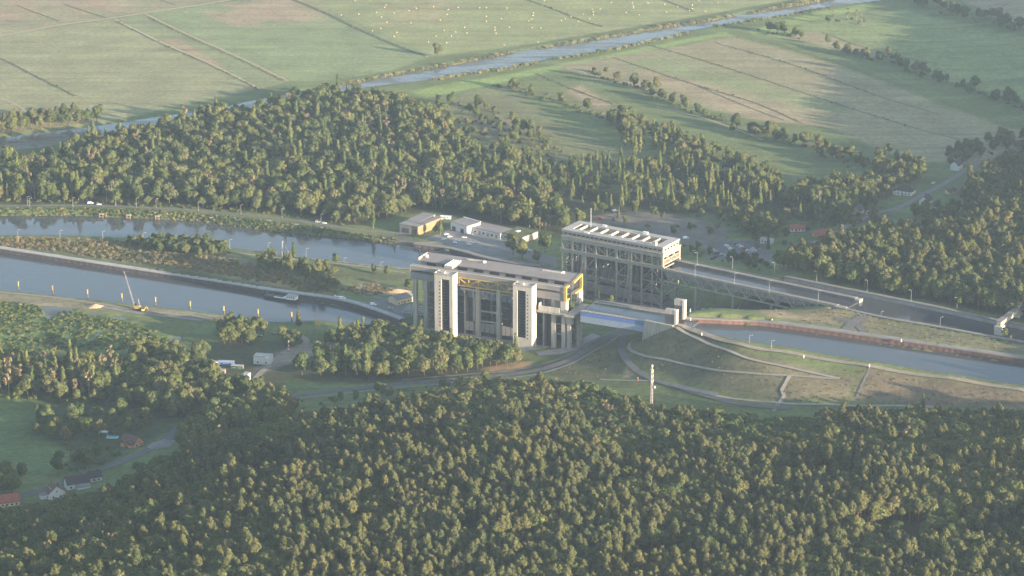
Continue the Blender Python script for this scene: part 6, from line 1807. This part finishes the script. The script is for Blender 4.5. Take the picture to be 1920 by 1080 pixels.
cpt = [(1150,414),(1172,421),(1190,403),(1216,426),(1243,413),(1262,441),(1300,426),(1331,441),(1293,434),(1271,426),(1346,431),(1226,406)]
for i, (x, y) in enumerate(cpt):
    g = G(x, y); kd = 'broadleaf' if i % 3 else 'shrub'
    plant_thing((g.x, g.y, float(height(g.x, g.y)[0]), kd, i % 3, .42 + .1 * (i % 4) + (.5 if kd == 'shrub' else 0), .45 + .08 * (i % 3) + (.4 if kd == 'shrub' else 0), i * 1.1), 'broadleaf_tree' if kd == 'broadleaf' else 'shrub', '%s on the gravel car park, %s of twelve plants from the left' % ('small round tree' if kd == 'broadleaf' else 'low dark bush', ORD[sorted(cpt).index((x, y))]), 'planting on the gravel car park', 'tree' if kd == 'broadleaf' else 'bush')

# coarse tufts on the canal slopes, ragged growth along the field ditches
tf = mix([(1180,655),(1212,632),(1262,616),(1400,664),(1500,690),(1620,695),(1920,738),(2100,765),(2100,782),(1900,776),(1600,758),(1460,756),(1300,716),(1200,690)], 4.5, {'dry_grass': 8, 'reed': 2, 'shrub': .25}, 70, (.18, .42), density=.5, margin=.3)
tf += mix([(1030,700),(1100,664),(1155,645),(1166,685),(1130,708)], 4.5, {'dry_grass': 8, 'reed': 2, 'shrub': .2}, 71, (.18, .4), density=.45, margin=.3)
tf += mix([(1310,588),(1500,588),(1560,580),(1660,602),(1870,642),(1900,660),(1620,622),(1480,600)], 4.5, {'dry_grass': 8, 'reed': 3, 'shrub': .4}, 72, (.2, .5), density=.5, margin=.3)
grow('slope_tufts', tf, 'coarse grass tufts over the canal embankments on the right', 'grass')
dt = []
for k, p in enumerate(([(-60,96),(0,110),(70,145),(140,180)], [(218,40),(303,82),(403,126),(485,167)], [(530,-8),(600,20),(680,58),(760,92),(800,104)], [(990,0),(1040,18),(1090,38),(1130,50)], [(1200,80),(1300,108),(1440,152),(1560,192),(1700,236)], [(1340,80),(1480,120),(1640,178)], [(1150,108),(1290,155),(1420,195),(1500,230)], [(1005,138),(1080,170),(1150,195)], [(276,32),(363,74),(453,114),(530,152)])):
    dt += along(p, 3.0, {'reed': 6, 'dry_grass': 4, 'shrub': 1.2}, 80 + k, (.25, .6), 1.3, -2, .6)
grow('ditch_growth', dt, 'ragged rushes along the ditches of the river meadows', 'rushes')
# ================================================================== AIR
b = MB(); b.box(-9050, 9050, -9050, 11050, -8, 700)
hz = b.build('haze', None)
hm = bpy.data.materials.new('haze_air'); hm.use_nodes = True
t = hm.node_tree
t.nodes.remove(t.nodes['Principled BSDF'])
pv = t.nodes.new('ShaderNodeVolumePrincipled')
pv.inputs['Color'].default_value = (.64, .78, 1.0, 1)
pv.inputs['Density'].default_value = HAZE_DENSITY
pv.inputs['Anisotropy'].default_value = .45
t.links.new(pv.outputs['Volume'], t.nodes['Material Output'].inputs['Volume'])
hz.data.materials.clear(); hz.data.materials.append(hm)
tag(hz, 'pale evening haze over the whole valley', 'haze', kind='stuff')
